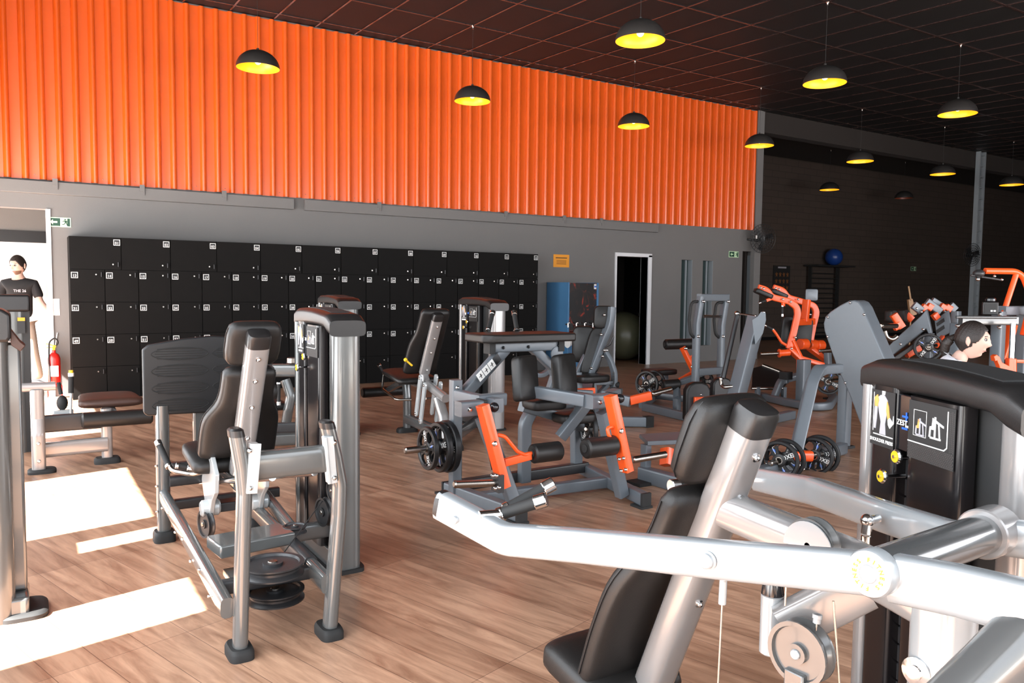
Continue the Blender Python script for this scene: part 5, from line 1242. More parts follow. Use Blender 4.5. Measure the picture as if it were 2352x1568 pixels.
plate_disc(DP(1903, 876, 9.0), axp, .150, .032, 'lettered black plate framed by the curved grey leg of the shield machine', -.4, None)
peg(Hm, DP(1903, 876, 8.95), DP(1935, 870, 9.1), .024); bm_(Hm, 'rear_arm', GP, [DP(1935, 870, 9.1), DP(1975, 840, 7.9)], .06, .07)
# low platform with orange bracket
sx0 = DP(1484, 1020, 6.15); sx1 = DP(1484, 1068, 6.12)
bm_(Hm, 'platform_post', GP, [sx0, V((sx0.x, sx0.y, .06))], .06, .07, up=Y_)
b = MB(); zz = sx0.z; b.prism([V((sx0.x-.03, sx0.y-.05, zz)), V((sx0.x+.50, sx0.y-.22, zz)), V((sx0.x+.62, sx0.y+.12, zz)), V((sx0.x+.12, sx0.y+.22, zz))], (0, 0, .035)); b.build('foot_platform', GP, Hm, bevel=.005)
bm_(Hm, 'base_rail', GP, [V((sx0.x-.02, sx0.y+.02, .06)), FL(1600, 1122, .06)], .09, .12); bm_(Hm, 'base_rail', GP, [FL(1600, 1122, .06), V((pz.x, pz.y, .06))], .09, .10)
bm_(Hm, 'orange_bracket', OR, [DP(1532, 1030, 6.1), DP(1530, 1068, 6.05)], .07, .09, up=Y_); bm_(Hm, 'orange_bracket', OR, [DP(1534, 1046, 6.1), DP(1590, 1050, 6.2)], .08, .11)
b = MB(); P = FL(1470, 1062, 0); b.box((sx0.x-.06, sx0.y-.05, .012), (.22, .16, .024)); b.build('rubber_foot', 'rubber', Hm)

# ---------------- 45 degree leg press behind the woman
Pm = thing('incline_leg_press', 'grey and orange inclined leg press with slotted plates, left of the woman', 'exercise machine', (10.3, 5.2, 0))
q_ = 10.0
b = MB(); c0 = DP(2090, 770, q_); n2 = V((-.93, -.36, 0)).normalized()
b.prism([PLN(x, y, c0, n2) for x, y in ((2020, 815), (2060, 775), (2115, 725), (2128, 710), (2140, 765), (2133, 768), (2127, 755), (2047, 818), (2025, 842))], -n2*.10); b.build('side_beam', GP, Pm, bevel=.008)
c1 = DP(2165, 740, q_+.9)
b = MB(); b.prism([PLN(x, y, c1, n2) for x, y in ((2146, 735), (2178, 712), (2188, 760), (2152, 780))], -n2*.08); sp_ = b.build('slotted_plate', GP, Pm, bevel=.008)
b = MB()
for dy in (0, 16): b.prism([PLN(x, y+dy, c1+n2*.006, n2) for x, y in ((2150, 742), (2168, 730), (2170, 738), (2152, 750))], -n2*.004)
b.build('slot', 'ink', sp_)
bm_(Pm, 'rear_post', GP, [DP(2196, 715, q_+.6), DP(2196, 830, q_+.6), DP(2196, 1000, q_+.6)][:2], .10, .10, up=Y_)
P = DP(2196, 830, q_+.6); bm_(Pm, 'rear_post', GP, [P, V((P.x, P.y, 0.02))], .10, .10, up=Y_)
for x, y in ((2030, 830), (2135, 765)): P = DP(x, y, q_); bm_(Pm, 'leg', GP, [P, V((P.x, P.y, .02))], .09, .09, up=Y_)
P = DP(2030, 830, q_); P2_ = DP(2196, 830, q_+.6); bm_(Pm, 'base_rail', GP, [V((P.x, P.y, .06)), V((P2_.x, P2_.y, .06))], .10, .10)
for a, c, d in (((2098, 700), (2116, 714), 0), ((2128, 692), (2160, 716), .8), ((2140, 690), (2175, 712), 1.2), ((2182, 700), (2194, 712), 1.)): bm_(Pm, 'top_link', GP, [DP(*a, q_+d), DP(*c, q_+d)], .06, .10)
for a, c, d in (((2117, 704), (2127, 710), .2), ((2130, 702), (2140, 708), .2), ((2160, 702), (2170, 708), 1.), ((2172, 704), (2184, 711), 1.), ((2144, 730), (2154, 722), .8), ((2052, 722), (2072, 752), -.2), ((2080, 722), (2094, 734), .2), ((2053, 752), (2066, 745), -.2)): bm_(Pm, 'orange_arm', OR, [DP(*a, q_+d), DP(*c, q_+d)], .07, .09)
peg(Pm, DP(2060, 748, 9.7), DP(2023, 748, 9.5), .03); pad(Pm, 'seat_pad', DP(2046, 726, 10.0), X_, Z, .12, .16, .10); pad(Pm, 'seat_pad', DP(2074, 724, 10.2), X_, Z, .12, .16, .10)
b = MB(); b.tube([DP(2032, 760, 9.6), DP(2036, 775, 9.6), DP(2050, 780, 9.6), DP(2060, 772, 9.6)], .03, 10, .1); b.build('safety_handle', 'steel', Pm)
bm_(Pm, 'carriage_rail', 'dark_paint', [DP(2045, 830, q_+.2), DP(2128, 772, q_+.2)], .06, .06)
bm_(Pm, 'carriage', OR, [DP(2080, 812, q_+.3), DP(2110, 795, q_+.3)], .10, .12)
plate_disc(DP(2132, 797, 9.8), V((-.75, -.66, 0)), .172, .035, 'lettered black plate on the leg press beside the woman', .95, None); peg(Pm, DP(2132, 797, 9.75), DP(2150, 793, 9.95), .024); bm_(Pm, 'peg_bracket', OR, [DP(2150, 793, 9.98), DP(2165, 775, 10.5)], .05, .06)
bolts(Pm, [DP(x, y, q_-.1) for x, y in ((2105, 708), (2116, 716), (2126, 715), (2120, 756), (2068, 790))], .016)
# broom leaning behind
b = MB(); b.mi = 0; b.cyl(DP(2087, 657, 13), DP(2092, 690, 13), .014, 8); b.mi = 1; b.prism([DP(2087, 688, 13), DP(2096, 686, 13), DP(2106, 722, 13), DP(2092, 726, 13)], V((.03, .05, 0)))
bt_ = b.build('broom', ['wood', 'wood']); tag(bt_, 'wooden broom standing upside down behind the leg press', 'broom')
P = DP(2092, 720, 13); b = MB(); b.cyl(P, V((P.x, P.y, 0)), .012, 8); b.build('broom_handle', 'wood', bt_)

# ---------------- cable frame at the right edge
Rm = thing('smith_machine', 'grey rack with bent orange pipe and chrome guide rod at the right edge', 'exercise machine', (7.3, 2.6, 0))
r_ = 7.6
b = MB(); b.tube([DP(2262, 622, r_), DP(2332, 623, r_), DP(2350, 634, r_), DP(2362, 665, r_), DP(2366, 720, r_)], .030, 16, .25); b.build('bent_arm', OR, Rm)
b = MB(); b.tube([DP(2334, 630, r_), DP(2305, 718, r_)], .026, 16); b.build('bent_arm', OR, Rm)
bm_(Rm, 'orange_leg', OR, [DP(2325, 745, r_), DP(2318, 775, r_), DP(2302, 825, r_)], .07, .08, up=Y_); bm_(Rm, 'orange_leg', OR, [DP(2366, 715, r_), DP(2352, 770, r_)], .06, .06, up=Y_)
b = MB(); b.mi = 0; b.ball(DP(2248, 628, r_), .045, 14, (1.2, 1.2, .9)); b.mi = 1; b.ball(DP(2246, 641, r_), .02, 10); b.build('cable_head', ['dark_paint', 'chrome'], Rm); bm_(Rm, 'pull_bar', 'dark_paint', [DP(2230, 632, r_), DP(2302, 643, r_)], .02, .02, e=2)
bolts(Rm, [DP(2284, 634, r_), DP(2301, 642, r_)], .014)
bm_(Rm, 'front_beam', 'gunmetal', [DP(2206, 735, 7.3), DP(2334, 736, 7.3)], .075, .085); b = MB(); b.cyl(DP(2196, 728, 7.2), DP(2334, 729, 7.2), .013, 14); b.build('barbell_bar', 'gunmetal', Rm)
for x, top in ((2199, 742), (2295, 715)):
    D = 7.5; P = DP(x, top, D); bm_(Rm, 'rack_post', GP, [P, V((P.x, P.y, .02))], .10, .10, up=Y_); bolts(Rm, [DP(x, top+6, D-.07), DP(x, top+36, D-.07)], .018)
P = DP(2352, 712, 7.8); bm_(Rm, 'rack_post', GP, [P, V((P.x, P.y, .02))], .10, .10, up=Y_); bm_(Rm, 'top_beam', GP, [DP(2300, 713, 7.6), DP(2400, 712, 7.9)], .09, .09)
P0 = DP(2199, 742, 7.5); P1 = DP(2352, 712, 7.8); bm_(Rm, 'base_rail', GP, [V((P0.x, P0.y, .06)), V((P1.x, P1.y, .06))], .10, .10)
b = MB(); a = DP(2327, 742, 7.1); c = DP(2324, 825, 7.1); b.cyl(a, V((c.x, c.y, .1)), .024, 20); b.build('guide_rod', 'chrome', Rm)
b = MB(); hk = [(2283, 818), (2290, 814), (2297, 820), (2302, 832), (2318, 840), (2318, 823), (2330, 823), (2330, 858), (2300, 858), (2296, 842), (2290, 828), (2286, 830)]
b.prism([DP(x, y, 7.0) for x, y in hk], V((.03, .05, 0))); b.build('safety_hook', OR, Rm, bevel=.004); b = MB(); b.cyl(DP(2322, 823, 7.05), DP(2322, 862, 7.05), .045, 20, .004); b.build('slide_collar', OR, Rm); bm_(Rm, 'hook_bar', OR, [DP(2330, 829, 7.05), DP(2370, 830, 7.1)], .03, .03)
cs = thing('console_box', 'black console box with small printed panel standing on the rack beam', 'console', DP(2275, 725, 7.3))
b = MB(); c = DP(2274, 708, 7.35); b.mi = 0; rz = Matrix.Rotation(-.9, 3, 'Z'); b.box(c, (.13, .04, .12), rz); b.build('housing', 'plastic', cs, bevel=.006)
b = MB(); n_ = V((-.78, -.62, 0)); o = c+n_*.024; u_ = V((.62, -.78, 0)); b.mi = 0; b.prism([o-u_*.05-Z*.045, o+u_*.05-Z*.045, o+u_*.05+Z*.045, o-u_*.05+Z*.045], n_*.002); b.mi = 1
for k in (0, 1): b.prism([o+u_*(.0+k*.025)-Z*.03, o+u_*(.018+k*.025)-Z*.03, o+u_*(.018+k*.025)-Z*.015, o+u_*(.0+k*.025)-Z*.015], n_*.003)
b.build('panel', ['ink', 'white'], cs); b = MB(); b.cyl(c+Z*.06, c+Z*.10, .045, 18, .01); b.build('top_dial', 'black_gloss', cs)
# ================================================================== COLUMN, FANS, SIGNS, WALL ITEMS
cxx = WY(2251, 375, YW).x
b = MB(); w_ = .26
for dx in (-w_/2, w_/2): b.box((cxx-.15+dx, YW-.10, 2.72), (.055, .12, 5.44))
for k in range(18): b.box((cxx-.15, YW-.10, .25+k*.30), (w_, .10, .035))
b.box((cxx-.15, YW-.09, 1.55), (w_, .04, .6)); struct(b.build('wall_column', 'slit_frame'))
def fan(name, label, c, n, R, stem):
    c = V(c); n = V(n).normalized(); x, y, z = basis(n); t = thing('wall_fan', label, 'fan', c, 'black wall fans')
    b = MB()
    for r in (R, R*.8, R*.6, R*.4): b.tube([c+x*(r*math.cos(a))+y*(r*math.sin(a))+n*(.05 if r < R else 0)*(1-r/R) for a in [2*PI*i/36 for i in range(37)]], .006, 6)
    for k in range(28): a = 2*PI*k/28; d = x*math.cos(a)+y*math.sin(a); b.tube([c+n*.07, c+d*R*.5+n*.06, c+d*R, c+d*R*.5-n*.06, c-n*.07], .0035, 5)
    b.build('cage', 'black', t)
    b = MB()
    for k in range(3):
        a = 2*PI*k/3; d = x*math.cos(a)+y*math.sin(a); p = x*math.cos(a+1)+y*math.sin(a+1)
        b.prism([c+d*R*.15, c+d*R*.85+n*.02, c+(d*.6+p*.6).normalized()*R*.85-n*.02, c+p*R*.3-n*.02], n*.004)
    b.build('blade', 'black', t)
    b = MB(); b.cyl(c-n*.16, c+n*.05, R*.22, 20, .02); b.tube([c-n*.12, c-n*.15-Z*.05, V(stem)], .022, 10); b.build('motor', 'black', t)
    return t
P = WY(1752, 548, YW-.35); f1 = fan('f', 'black wall fan at the right end of the long grey wall, beside the orange cladding', P, (-.30, -1, -.05), .31, (P.x-.1, YW, P.z))
b = MB(); b.box(P+V((-.27, -.06, .02)), (.035, .01, .07)); b.build('sticker', 'white', f1)
P = WY(2233, 585, YW-.45); fan('f', 'black wall fan mounted on the lattice column', P, (-.2, -1, -.05), .31, (cxx-.15, YW-.12, P.z))
def exit_sign(label, P, w=.28, h=.125, mirrored=False):
    t = thing('exit_sign', label, 'sign', P, None); x, y, z = P.x, P.y, P.z
    b = MB(); b.box2((x-w/2, y-.006, z-h/2), (x+w/2, y, z+h/2)); b.build('panel', 'sign_glow', t)
    k = .012
    for (xa_, xb_) in ((x-w/2+k, x+.015), (x+w/2-k-.03, x+w/2-k)): b = MB(); b.box2((xa_, y-.008, z-h/2+k), (xb_, y-.005, z+h/2-k)); b.build('green_field', 'sign_green', t)
    b = MB(); m = x-w*.22; a = .035
    q = [(-.042, 0), (-.005, .034), (-.005, .012), (.045, .012), (.045, -.012), (-.005, -.012), (-.005, -.034)]
    b.prism([V((m+p[0], y-.009, z+p[1])) for p in q], (0, -.002, 0)); b.build('arrow', 'sign_glow', t)
    b = MB(); rx = x+w*.27
    def pl_(q): b.prism([V((rx+p[0], y-.009, z+p[1])) for p in q], (0, -.002, 0))
    b.ball((rx-.003, y-.010, z+.036), .009, 10, (1, .3, 1))
    pl_([(-.014, .024), (.012, .022), (.014, -.008), (-.006, -.006)]); pl_([(-.014, .024), (-.036, .010), (-.034, .004), (-.012, .014)]); pl_([(.010, .020), (.030, .002), (.026, -.002), (.008, .010)])
    pl_([(-.006, -.006), (-.022, -.026), (-.040, -.024), (-.040, -.032), (-.018, -.034), (.003, -.010)]); pl_([(.004, -.006), (.014, -.006), (.030, -.044), (.020, -.046)])
    b.build('running_figure', 'sign_green', t); return t
exit_sign('green exit sign with left arrow beside the left doorway, above the lockers', WY(135, 510, YW))
exit_sign('small green exit sign near the right end of the long grey wall', WY(1685, 584, YW-.0), .30, .13)
exit_sign('dim exit sign on the dark far wall, left of the lattice column', WY(2098, 617, YF), .34, .15)
# yellow notice
P = WY(1289, 599, YW); b = MB(); b.mi = 0; b.box((P.x, YW-.003, P.z), (.36, .006, .235)); b.mi = 1
for k in range(5): b.box((P.x, YW-.0075, P.z+.03-k*.022 if k else P.z+.055), (.22 if k else .26, .002, .007 if k else .014))
tag(b.build('wall_notice', ['amber', 'ink']), 'yellow-orange paper notice on the grey wall above the blue dispenser', 'notice')
# water dispenser with four taps
t = thing('water_dispenser', 'tall blue-sided water dispenser with dark flame-pattern front and four chrome taps', 'water dispenser', (8.55, 11.6, 0))
wx0, wx1 = 8.20, WY(1375, 700, 11.3).x; wz = WY(1300, 648, 11.3).z
b = MB(); b.box2((wx0, 11.3, 0), (wx0+.03, 11.98, wz)); b.build('side_panel', 'blue_side', t, bevel=.004)
b = MB(); b.box2((wx1-.03, 11.3, 0), (wx1, 11.98, wz)); b.build('side_panel', 'blue_side', t, bevel=.004)
m = bpy.data.materials.new('flame_graphic'); m.use_nodes = True; n = m.node_tree.nodes; L_ = m.node_tree.links; bs = n['Principled BSDF']
tc = n.new('ShaderNodeTexCoord'); mp = n.new('ShaderNodeMapping'); mp.inputs['Scale'].default_value = (3.5, 3.5, 2.2); L_.new(tc.outputs['Object'], mp.inputs[0])
nz = n.new('ShaderNodeTexNoise'); nz.inputs['Scale'].default_value = 1.6; nz.inputs['Detail'].default_value = 7; nz.inputs['Distortion'].default_value = 1.4; L_.new(mp.outputs[0], nz.inputs['Vector'])
cr = n.new('ShaderNodeValToRGB'); e = cr.color_ramp.elements; e[0].position = .50; e[0].color = (.008, .008, .009, 1); e[1].position = .66; e[1].color = (.35, .03, .015, 1); e.new(.58).color = (.03, .012, .01, 1)
L_.new(nz.outputs[0], cr.inputs[0]); L_.new(cr.outputs[0], bs.inputs['Base Color']); bs.inputs['Roughness'].default_value = .35; MATS['flame_graphic'] = m
b = MB(); b.box2((wx0+.03, 11.33, .75), (wx1-.03, 11.9, wz-.01)); b.build('front_panel', 'flame_graphic', t)
b = MB(); b.box2((wx0+.03, 11.36, 0), (wx1-.03, 11.9, .72)); b.build('lower_panel', 'blue_side', t)
b = MB(); b.box2((wx0+.03, 11.18, .68), (wx1-.03, 11.36, .74)); b.build('drip_tray', 'steel', t, bevel=.006)
for k in range(4):
    c = WY(1305+k*19, 745, 11.27); b = MB(); b.cyl(c+V((0, .06, 0)), c, .018, 12); b.cyl(c+Z*.03, c-Z*.05, .013, 12); b.ball(c+V((.01, -.02, .03)), .02, 10); b.build('tap', 'chrome', t)
b = MB(); c = WY(1303, 786, 11.2); b.lathe([(.10, 0), (.03, .14)], c-V((0, 0, .0)), (1, 0, .0), 20); b.build('cup_holder', 'white', t)
b = MB(); b.mi = 0; c = WY(1367, 658, 11.325); b.box(c, (.05, .006, .09)); b.mi = 1; b.box(c-V((0, .003, .0)), (.04, .004, .03)); b.build('price_sticker', ['white', 'blue'], t)
# big exercise ball in the dark room, poster, wall bars with blue ball
P = WY(1440, 760, 13.0); b = MB(); b.ball((P.x-.1, 13.0, .52), .52, 40); tag(b.build('exercise_ball', 'ball_green'), 'large dull green exercise ball in the dark room behind the open door', 'ball')
P = WY(1462, 850, 12.9); b = MB(); b.box((P.x+.32, 12.45, .12), (.16, .25, .24)); tag(b.build('storage_box', 'dark_paint', bevel=.01), 'small dark box on the floor just inside the open door', 'box')
a = WY(1778, 609, YF-.04); c = WY(1816, 609, YF-.04); t = thing('exercise_poster', 'dark poster with rows of small orange figures on the far wall', 'poster', (a.x, YF-.03, a.z-1.0))
ph = a.z-WY(1790, 690, YF-.04).z; b = MB(); b.box2((a.x, YF-.03, a.z-ph), (c.x, YF-.005, a.z)); b.build('board', 'ink', t)
b = MB(); wv = c.x-a.x; b.mi = 0; b.box((a.x+wv*.5, YF-.034, a.z-.06), (wv*.5, .006, .05)); b.mi = 1
for r in range(4):
    for k in range(4):
        X0_, Z0_ = a.x+wv*(.17+k*.22), a.z-ph*(.26+r*.19)
        b.prism([V((X0_+p[0]*wv*.1, YF-.034, Z0_+p[1]*ph*.075)) for p in [(-.5, -1), (.1, -.4), (.6, -.9), (.5, 0), (.9, .7), (.1, .4), (.0, 1), (-.5, .5), (-.9, .1), (-.3, 0)]], (0, -.003, 0))
b.build('printed_figures', ['pict', 'dim_orange'], t)
a = WY(1862, 620, YF-.2); c = WY(1925, 620, YF-.2); t = thing('wall_bars', 'black wall bars ladder with a top shelf holding the blue ball', 'wall bars', ((a.x+c.x)/2, YF-.2, 0))
zt_ = WY(1890, 613, YF-.2).z
for x in (a.x, c.x): b = MB(); b.box2((x-.03, YF-.24, 0), (x+.03, YF-.14, zt_)); b.build('side_rail', 'ink', t)
for k in range(13): b = MB(); b.cyl((a.x, YF-.2, .2+k*(zt_-.25)/13), (c.x, YF-.2, .2+k*(zt_-.25)/13), .018, 10); b.build('rung', 'ink', t)
b = MB(); b.box2((a.x-.18, YF-.62, zt_), (c.x+.3, YF-.1, zt_+.05)); b.build('top_shelf', 'ink', t)
P = WY(1915, 600, YF-.38); b = MB(); b.ball((P.x, YF-.38, zt_+.05+.27), .27, 36); tag(b.build('exercise_ball', 'ball_blue', smooth=90), 'glossy blue exercise ball on top of the wall bars', 'ball')
# fire extinguisher corner
P = WY(122, 705, YW); b = MB(); b.mi = 0; b.box((P.x, YW-.003, P.z), (.15, .005, .22)); b.mi = 1; b.box((P.x, YW-.0065, P.z-.01), (.08, .002, .10)); tag(b.build('extinguisher_notice', ['white', 'white_paint']), 'white sheet on the wall above the red fire extinguisher', 'notice')
P = WY(125, 860, YW-.12); ez = WY(125, 905, YW-.12).z; ez = max(ez, .02)
t = thing('fire_extinguisher', 'red fire extinguisher on a floor stand at the wall beside the left doorway', 'fire extinguisher', (P.x, YW-.14, 0)); xx, yy_ = P.x, YW-.14
b = MB(); b.lathe([(.06, .18), (.075, .20), (.075, .52), (.06, .57), (.022, .60), (.022, .63)], (xx, yy_, 0), Z, 28); b.build('cylinder', 'red', t)
b = MB(); b.box((xx, yy_, .655), (.03, .03, .05)); b.box((xx-.03, yy_, .70), (.12, .02, .012), Matrix.Rotation(.3, 3, 'Y')); b.box((xx-.03, yy_, .665), (.11, .02, .01)); b.build('valve', 'yellow', t)
b = MB(); b.tube([(xx, yy_, .67), (xx+.06, yy_, .72), (xx+.02, yy_, .80), (xx-.05, yy_, .74), (xx-.06, yy_-.06, .5), (xx-.05, yy_-.08, .22)], .010, 10, .08); b.build('hose', 'rubber', t)
b = MB(); b.box((xx, yy_-.076, .36), (.09, .004, .14)); b.build('label_sheet', 'white', t)
b = MB(); b.tube([(xx-.08, yy_, .01), (xx-.08, yy_, .17), (xx+.08, yy_, .17), (xx+.08, yy_, .01)], .008, 8, .02); b.cyl((xx, yy_, .16), (xx, yy_, .18), .08, 24); b.build('stand', 'red', t)
b = MB(); b.cyl((xx+.02, YW-.012, P.z+.35), (xx+.05, YW-.012, .85), .006, 8); tag(b.build('cable_conduit', 'white'), 'thin white conduit running up the wall behind the fire extinguisher', 'conduit')
# ================================================================== PEOPLE
def skin_body(name, joints, edges, m, parent, sub=2):
    me = bpy.data.meshes.new(name); org = parent_world(parent)
    me.from_pydata([tuple(V(j[0])-org) for j in joints], edges, []); me.materials.append(MATS[m])
    o = bpy.data.objects.new(name, me); C.objects.link(o); o.parent = parent
    s = o.modifiers.new('skin', 'SKIN'); s.use_smooth_shade = True
    for v, j in zip(me.skin_vertices[0].data, joints): v.radius = j[1] if isinstance(j[1], tuple) else (j[1], j[1]); v.use_root = False
    me.skin_vertices[0].data[0].use_root = True
    q = o.modifiers.new('sub', 'SUBSURF'); q.levels = q.render_levels = sub
    return o
def make_head(t, c, f, s=1., pitch=0., hairline=.35, long_=False, beard=False, nseg=84):
    """face on an egg-shaped skull: f facing direction"""
    c = V(c); f = V(f).normalized(); r = f.cross(Z).normalized(); f = (f*math.cos(pitch)+Z*math.sin(pitch)).normalized(); u = r.cross(f).normalized()
    def g(x, w): return math.exp(-(x/w)**2)
    def pt(az, el, off=0., face=True):
        ca, sa, ce, se = math.cos(az), math.sin(az), math.cos(el), math.sin(el)
        X, Y, Zz = ce*sa, ce*ca, se              # X side, Y front
        w, d, h = .074, .096, .117
        if Zz < 0: k = 1-.34*(-Zz)**1.3; w *= k; d *= (1-.22*(-Zz)) if Y > 0 else (1-.48*(-Zz))
        p = V((X*w, Y*d, Zz*h))
        if face and Y > 0:
            z_, x_ = p.z, p.x
            p.y += .020*g(x_, .013)*g(z_+.028, .014)+.010*g(x_, .011)*g(z_+.004, .026)        # nose and bridge
            p.y -= .012*(g(abs(x_)-.031, .016)*g(z_-.010, .013))                            # eye sockets
            p.y += .006*g(z_-.036, .012)*g(x_, .05)                                          # brow
            p.y += .009*g(x_, .022)*g(z_+.058, .0065)+.008*g(x_, .020)*g(z_+.070, .0065)     # lips
            p.y -= .004*g(x_, .02)*g(z_+.064, .003)
            p.y += .014*g(x_, .024)*g(z_+.096, .014)                                         # chin
            p.y += .004*g(abs(x_)-.04, .018)*g(z_+.022, .02)
        p *= (1+off)
        return c+(r*p.x+f*p.y+u*p.z)*s
    b = MB(); n1, n2 = nseg, nseg; vs = []; fs = []
    for i in range(n2+1):
        el = -PI/2+PI*i/n2
        for j in range(n1): vs.append(pt(2*PI*j/n1, el))
    for i in range(n2):
        for j in range(n1):
            a = i*n1+j; e = i*n1+(j+1) % n1; fs.append((a, e, e+n1, a+n1))
    # ears belong to the head mesh
    b._add(vs, fs)
    for sx in (-1, 1):
        e0 = c+(r*(sx*.073)-f*.010-u*.006)*s
        for (oy, oz, rr, th) in ((0, .0, .024, .009), (-.002, .014, .018, .010), (.002, -.018, .012, .008)):
            vs = []; fs = []; m = 10
            for i in range(m+1):
                th_ = PI*i/m
                for j in range(m): a = 2*PI*j/m; vs.append(e0+(r*(sx*(th*math.cos(a)*math.sin(th_)+.004))+f*(oy+rr*.62*math.sin(a)*math.sin(th_)-.004)+u*(oz+rr*math.cos(th_)))*s)
            for i in range(m):
                for j in range(m): a = i*m+j; e = i*m+(j+1) % m; fs.append((a, a+m, e+m, e))
            b._add(vs, fs)
    hd = b.build('head', 'skin', t, smooth=180)
    # eyes, brows, mouth
    for sx in (-1, 1):
        b = MB(); e0 = c+(r*(sx*.031)+f*.0775+u*.010)*s; b.mi = 0; b.ball(e0-f*.001*s, .0090*s, 12, (1, 1, .45)); b.mi = 1; b.ball(e0+f*.0045*s, .0055*s, 10)
        b.build('eye', ['white_cloth', 'ink'], hd)
    b = MB()
    for sx in (-1, 1):
        pts = [c+(r*(sx*x)+f*y+u*z)*s for x, y, z in ((.014, .0885, .0285), (.028, .0865, .0325), (.046, .0745, .029))]; b.tube(pts, .0028*s, 6)
    b.build('eyebrow', 'hair', hd)
    b = MB(); b.tube([c+(r*x+f*y-u*.064)*s for x, y in ((-.022, .0735), (0, .0835), (.022, .0735))], .0026*s, 6); b.build('mouth', 'lip', hd)
    # hair shell
    b = MB(); vs = []; fs = []; idx = {}
    for i in range(n2+1):
        el = -PI/2+PI*i/n2
        for j in range(n1):
            az = 2*PI*j/n1; a2 = abs((az+PI) % (2*PI)-PI)     # 0 front .. pi back
            line = hairline+.28 if a2 < .55 else (hairline+.28-(a2-.55)*.95 if a2 < 1.25 else (-.12 if a2 < 1.45 else (-.30-(a2-1.45)*.35)))
            off = .075 if el > line else -.06
            nn = .012*math.sin(az*23+el*9)+.008*math.sin(az*41-el*17)
            vs.append(pt(az, el, off+(nn if off > 0 else 0), face=False))
    for i in range(n2):
        for j in range(n1):
            a = i*n1+j; e = i*n1+(j+1) % n1; fs.append((a, e, e+n1, a+n1))
    b._add(vs, fs); hr = b.build('hair', 'hair', t, smooth=180)
    if long_:
        b = MB(); base = c+(-f*.100+u*.0)*s
        b.sweep([base+(f*.012+u*.02)*s, base-f*.02*s, base+(-f*.045-u*.035)*s, base+(-f*.05-u*.09)*s, base+(-f*.035-u*.14)*s], .05*s, .05*s, n=14, r=.03, scale=lambda q: .75+.6*math.sin(PI*min(1, q*1.05))*(1-q*.4))
        b.build('ponytail', 'hair', t, smooth=180)
    if beard:
        b = MB(); vs = []; fs = []
        rows = [i for i in range(int(n2*.08), int(n2*.36))]; cols = [j for j in range(-int(n1*.22), int(n1*.22)+1)]
        for i in rows:
            for j in cols: vs.append(pt(2*PI*j/n1, -PI/2+PI*i/n2, .012))
        m = len(cols)
        for a in range(len(rows)-1):
            for q in range(m-1): fs.append((a*m+q, a*m+q+1, (a+1)*m+q+1, (a+1)*m+q))
        b._add(vs, fs); b.build('beard', 'beard', t, smooth=180)
    return r, f, u
def make_hand(t, w, d, up, s=1., curl=.5, side=1):
    """five-fingered hand: w wrist, d pointing direction, up = back-of-hand direction"""
    w = V(w); d = V(d).normalized(); x = d.cross(V(up)).normalized()*side; n = x.cross(d).normalized()*side
    j = [(w, .020*s), (w+d*.03*s, (.030*s, .016*s)), (w+d*.085*s, (.036*s, .014*s))]; e = [(0, 1), (1, 2)]
    for k, (ox, L_) in enumerate(((-.030, .060), (-.010, .072), (.010, .068), (.029, .052))):
        p = w+(d*.088+x*ox)*s; prev = 2; dirv = d.copy()
        for q in range(4):
            j.append((p, (.0088-.0009*q)*s)); e.append((prev, len(j)-1)); prev = len(j)-1
            dirv = (dirv-n*curl*.45).normalized(); p = p+dirv*(L_*s/3)
    p = w+(d*.030-x*.026)*s; prev = 1; dirv = (d*.75-x*.65).normalized()
    for q in range(3):
        j.append((p, (.0105-.001*q)*s)); e.append((prev, len(j)-1)); prev = len(j)-1
        dirv = (dirv+d*.15-n*.2).normalized(); p = p+dirv*.030*s
    return skin_body('hand', j, e, 'skin', t, 1)
mat('beard', (.16, .09, .06), .7, noise=.2)
# ---- man in the left doorway
yM = 13.25; cM = WY(44, 640, yM).x
man = thing('person', 'man in black t-shirt and khaki trousers standing in the left doorway', 'person', (cM, yM, 0))
hz = WY(44, 606, yM).z; top = hz+.12; sc = top/1.77
fM = V((-.55, -.83, 0)).normalized(); rM = V((.95, -.30, 0)).normalized()     # rM towards picture right
def J(a, b_, z): return V((cM, yM, 0))+rM*a*sc+V((-rM.y*-1, 0, 0))*0+V((.30, .95, 0))*(-b_)*sc+Z*z*sc
make_head(man, J(.0, .03, 1.635), V((-.62, -.75, 0)), 1.12*sc, -.12, .26, beard=True)
sh = 1.44
# trunk, arms (skin), continuous body
joints = [(J(0, 0, .95), (.13, .09)), (J(0, 0, 1.10), (.145, .10)), (J(0, 0, 1.28), (.15, .09)), (J(0, 0, 1.40), (.11, .06)), (J(0, .01, 1.50), .056), (J(0, .02, 1.57), .056),
 (J(-.18, 0, 1.39), .055), (J(-.25, .02, 1.16), .046), (J(-.25, .12, .96), .036), (J(-.24, .16, .90), .026),
 (J(.18, 0, 1.39), .055), (J(.25, .03, 1.16), .046), (J(.40, .12, 1.00), .036), (J(.46, .15, .955), .026)]
edges = [(0, 1), (1, 2), (2, 3), (3, 4), (4, 5), (3, 6), (6, 7), (7, 8), (8, 9), (3, 10), (10, 11), (11, 12), (12, 13)]
skin_body('body', joints, edges, 'skin', man)
make_hand(man, J(-.24, .165, .895), J(-.22, .22, .80)-J(-.24, .16, .90), -rM, sc, .5, 1); make_hand(man, J(.462, .152, .952), J(.55, .19, .91)-J(.46, .15, .955), Z, sc, .6, -1)
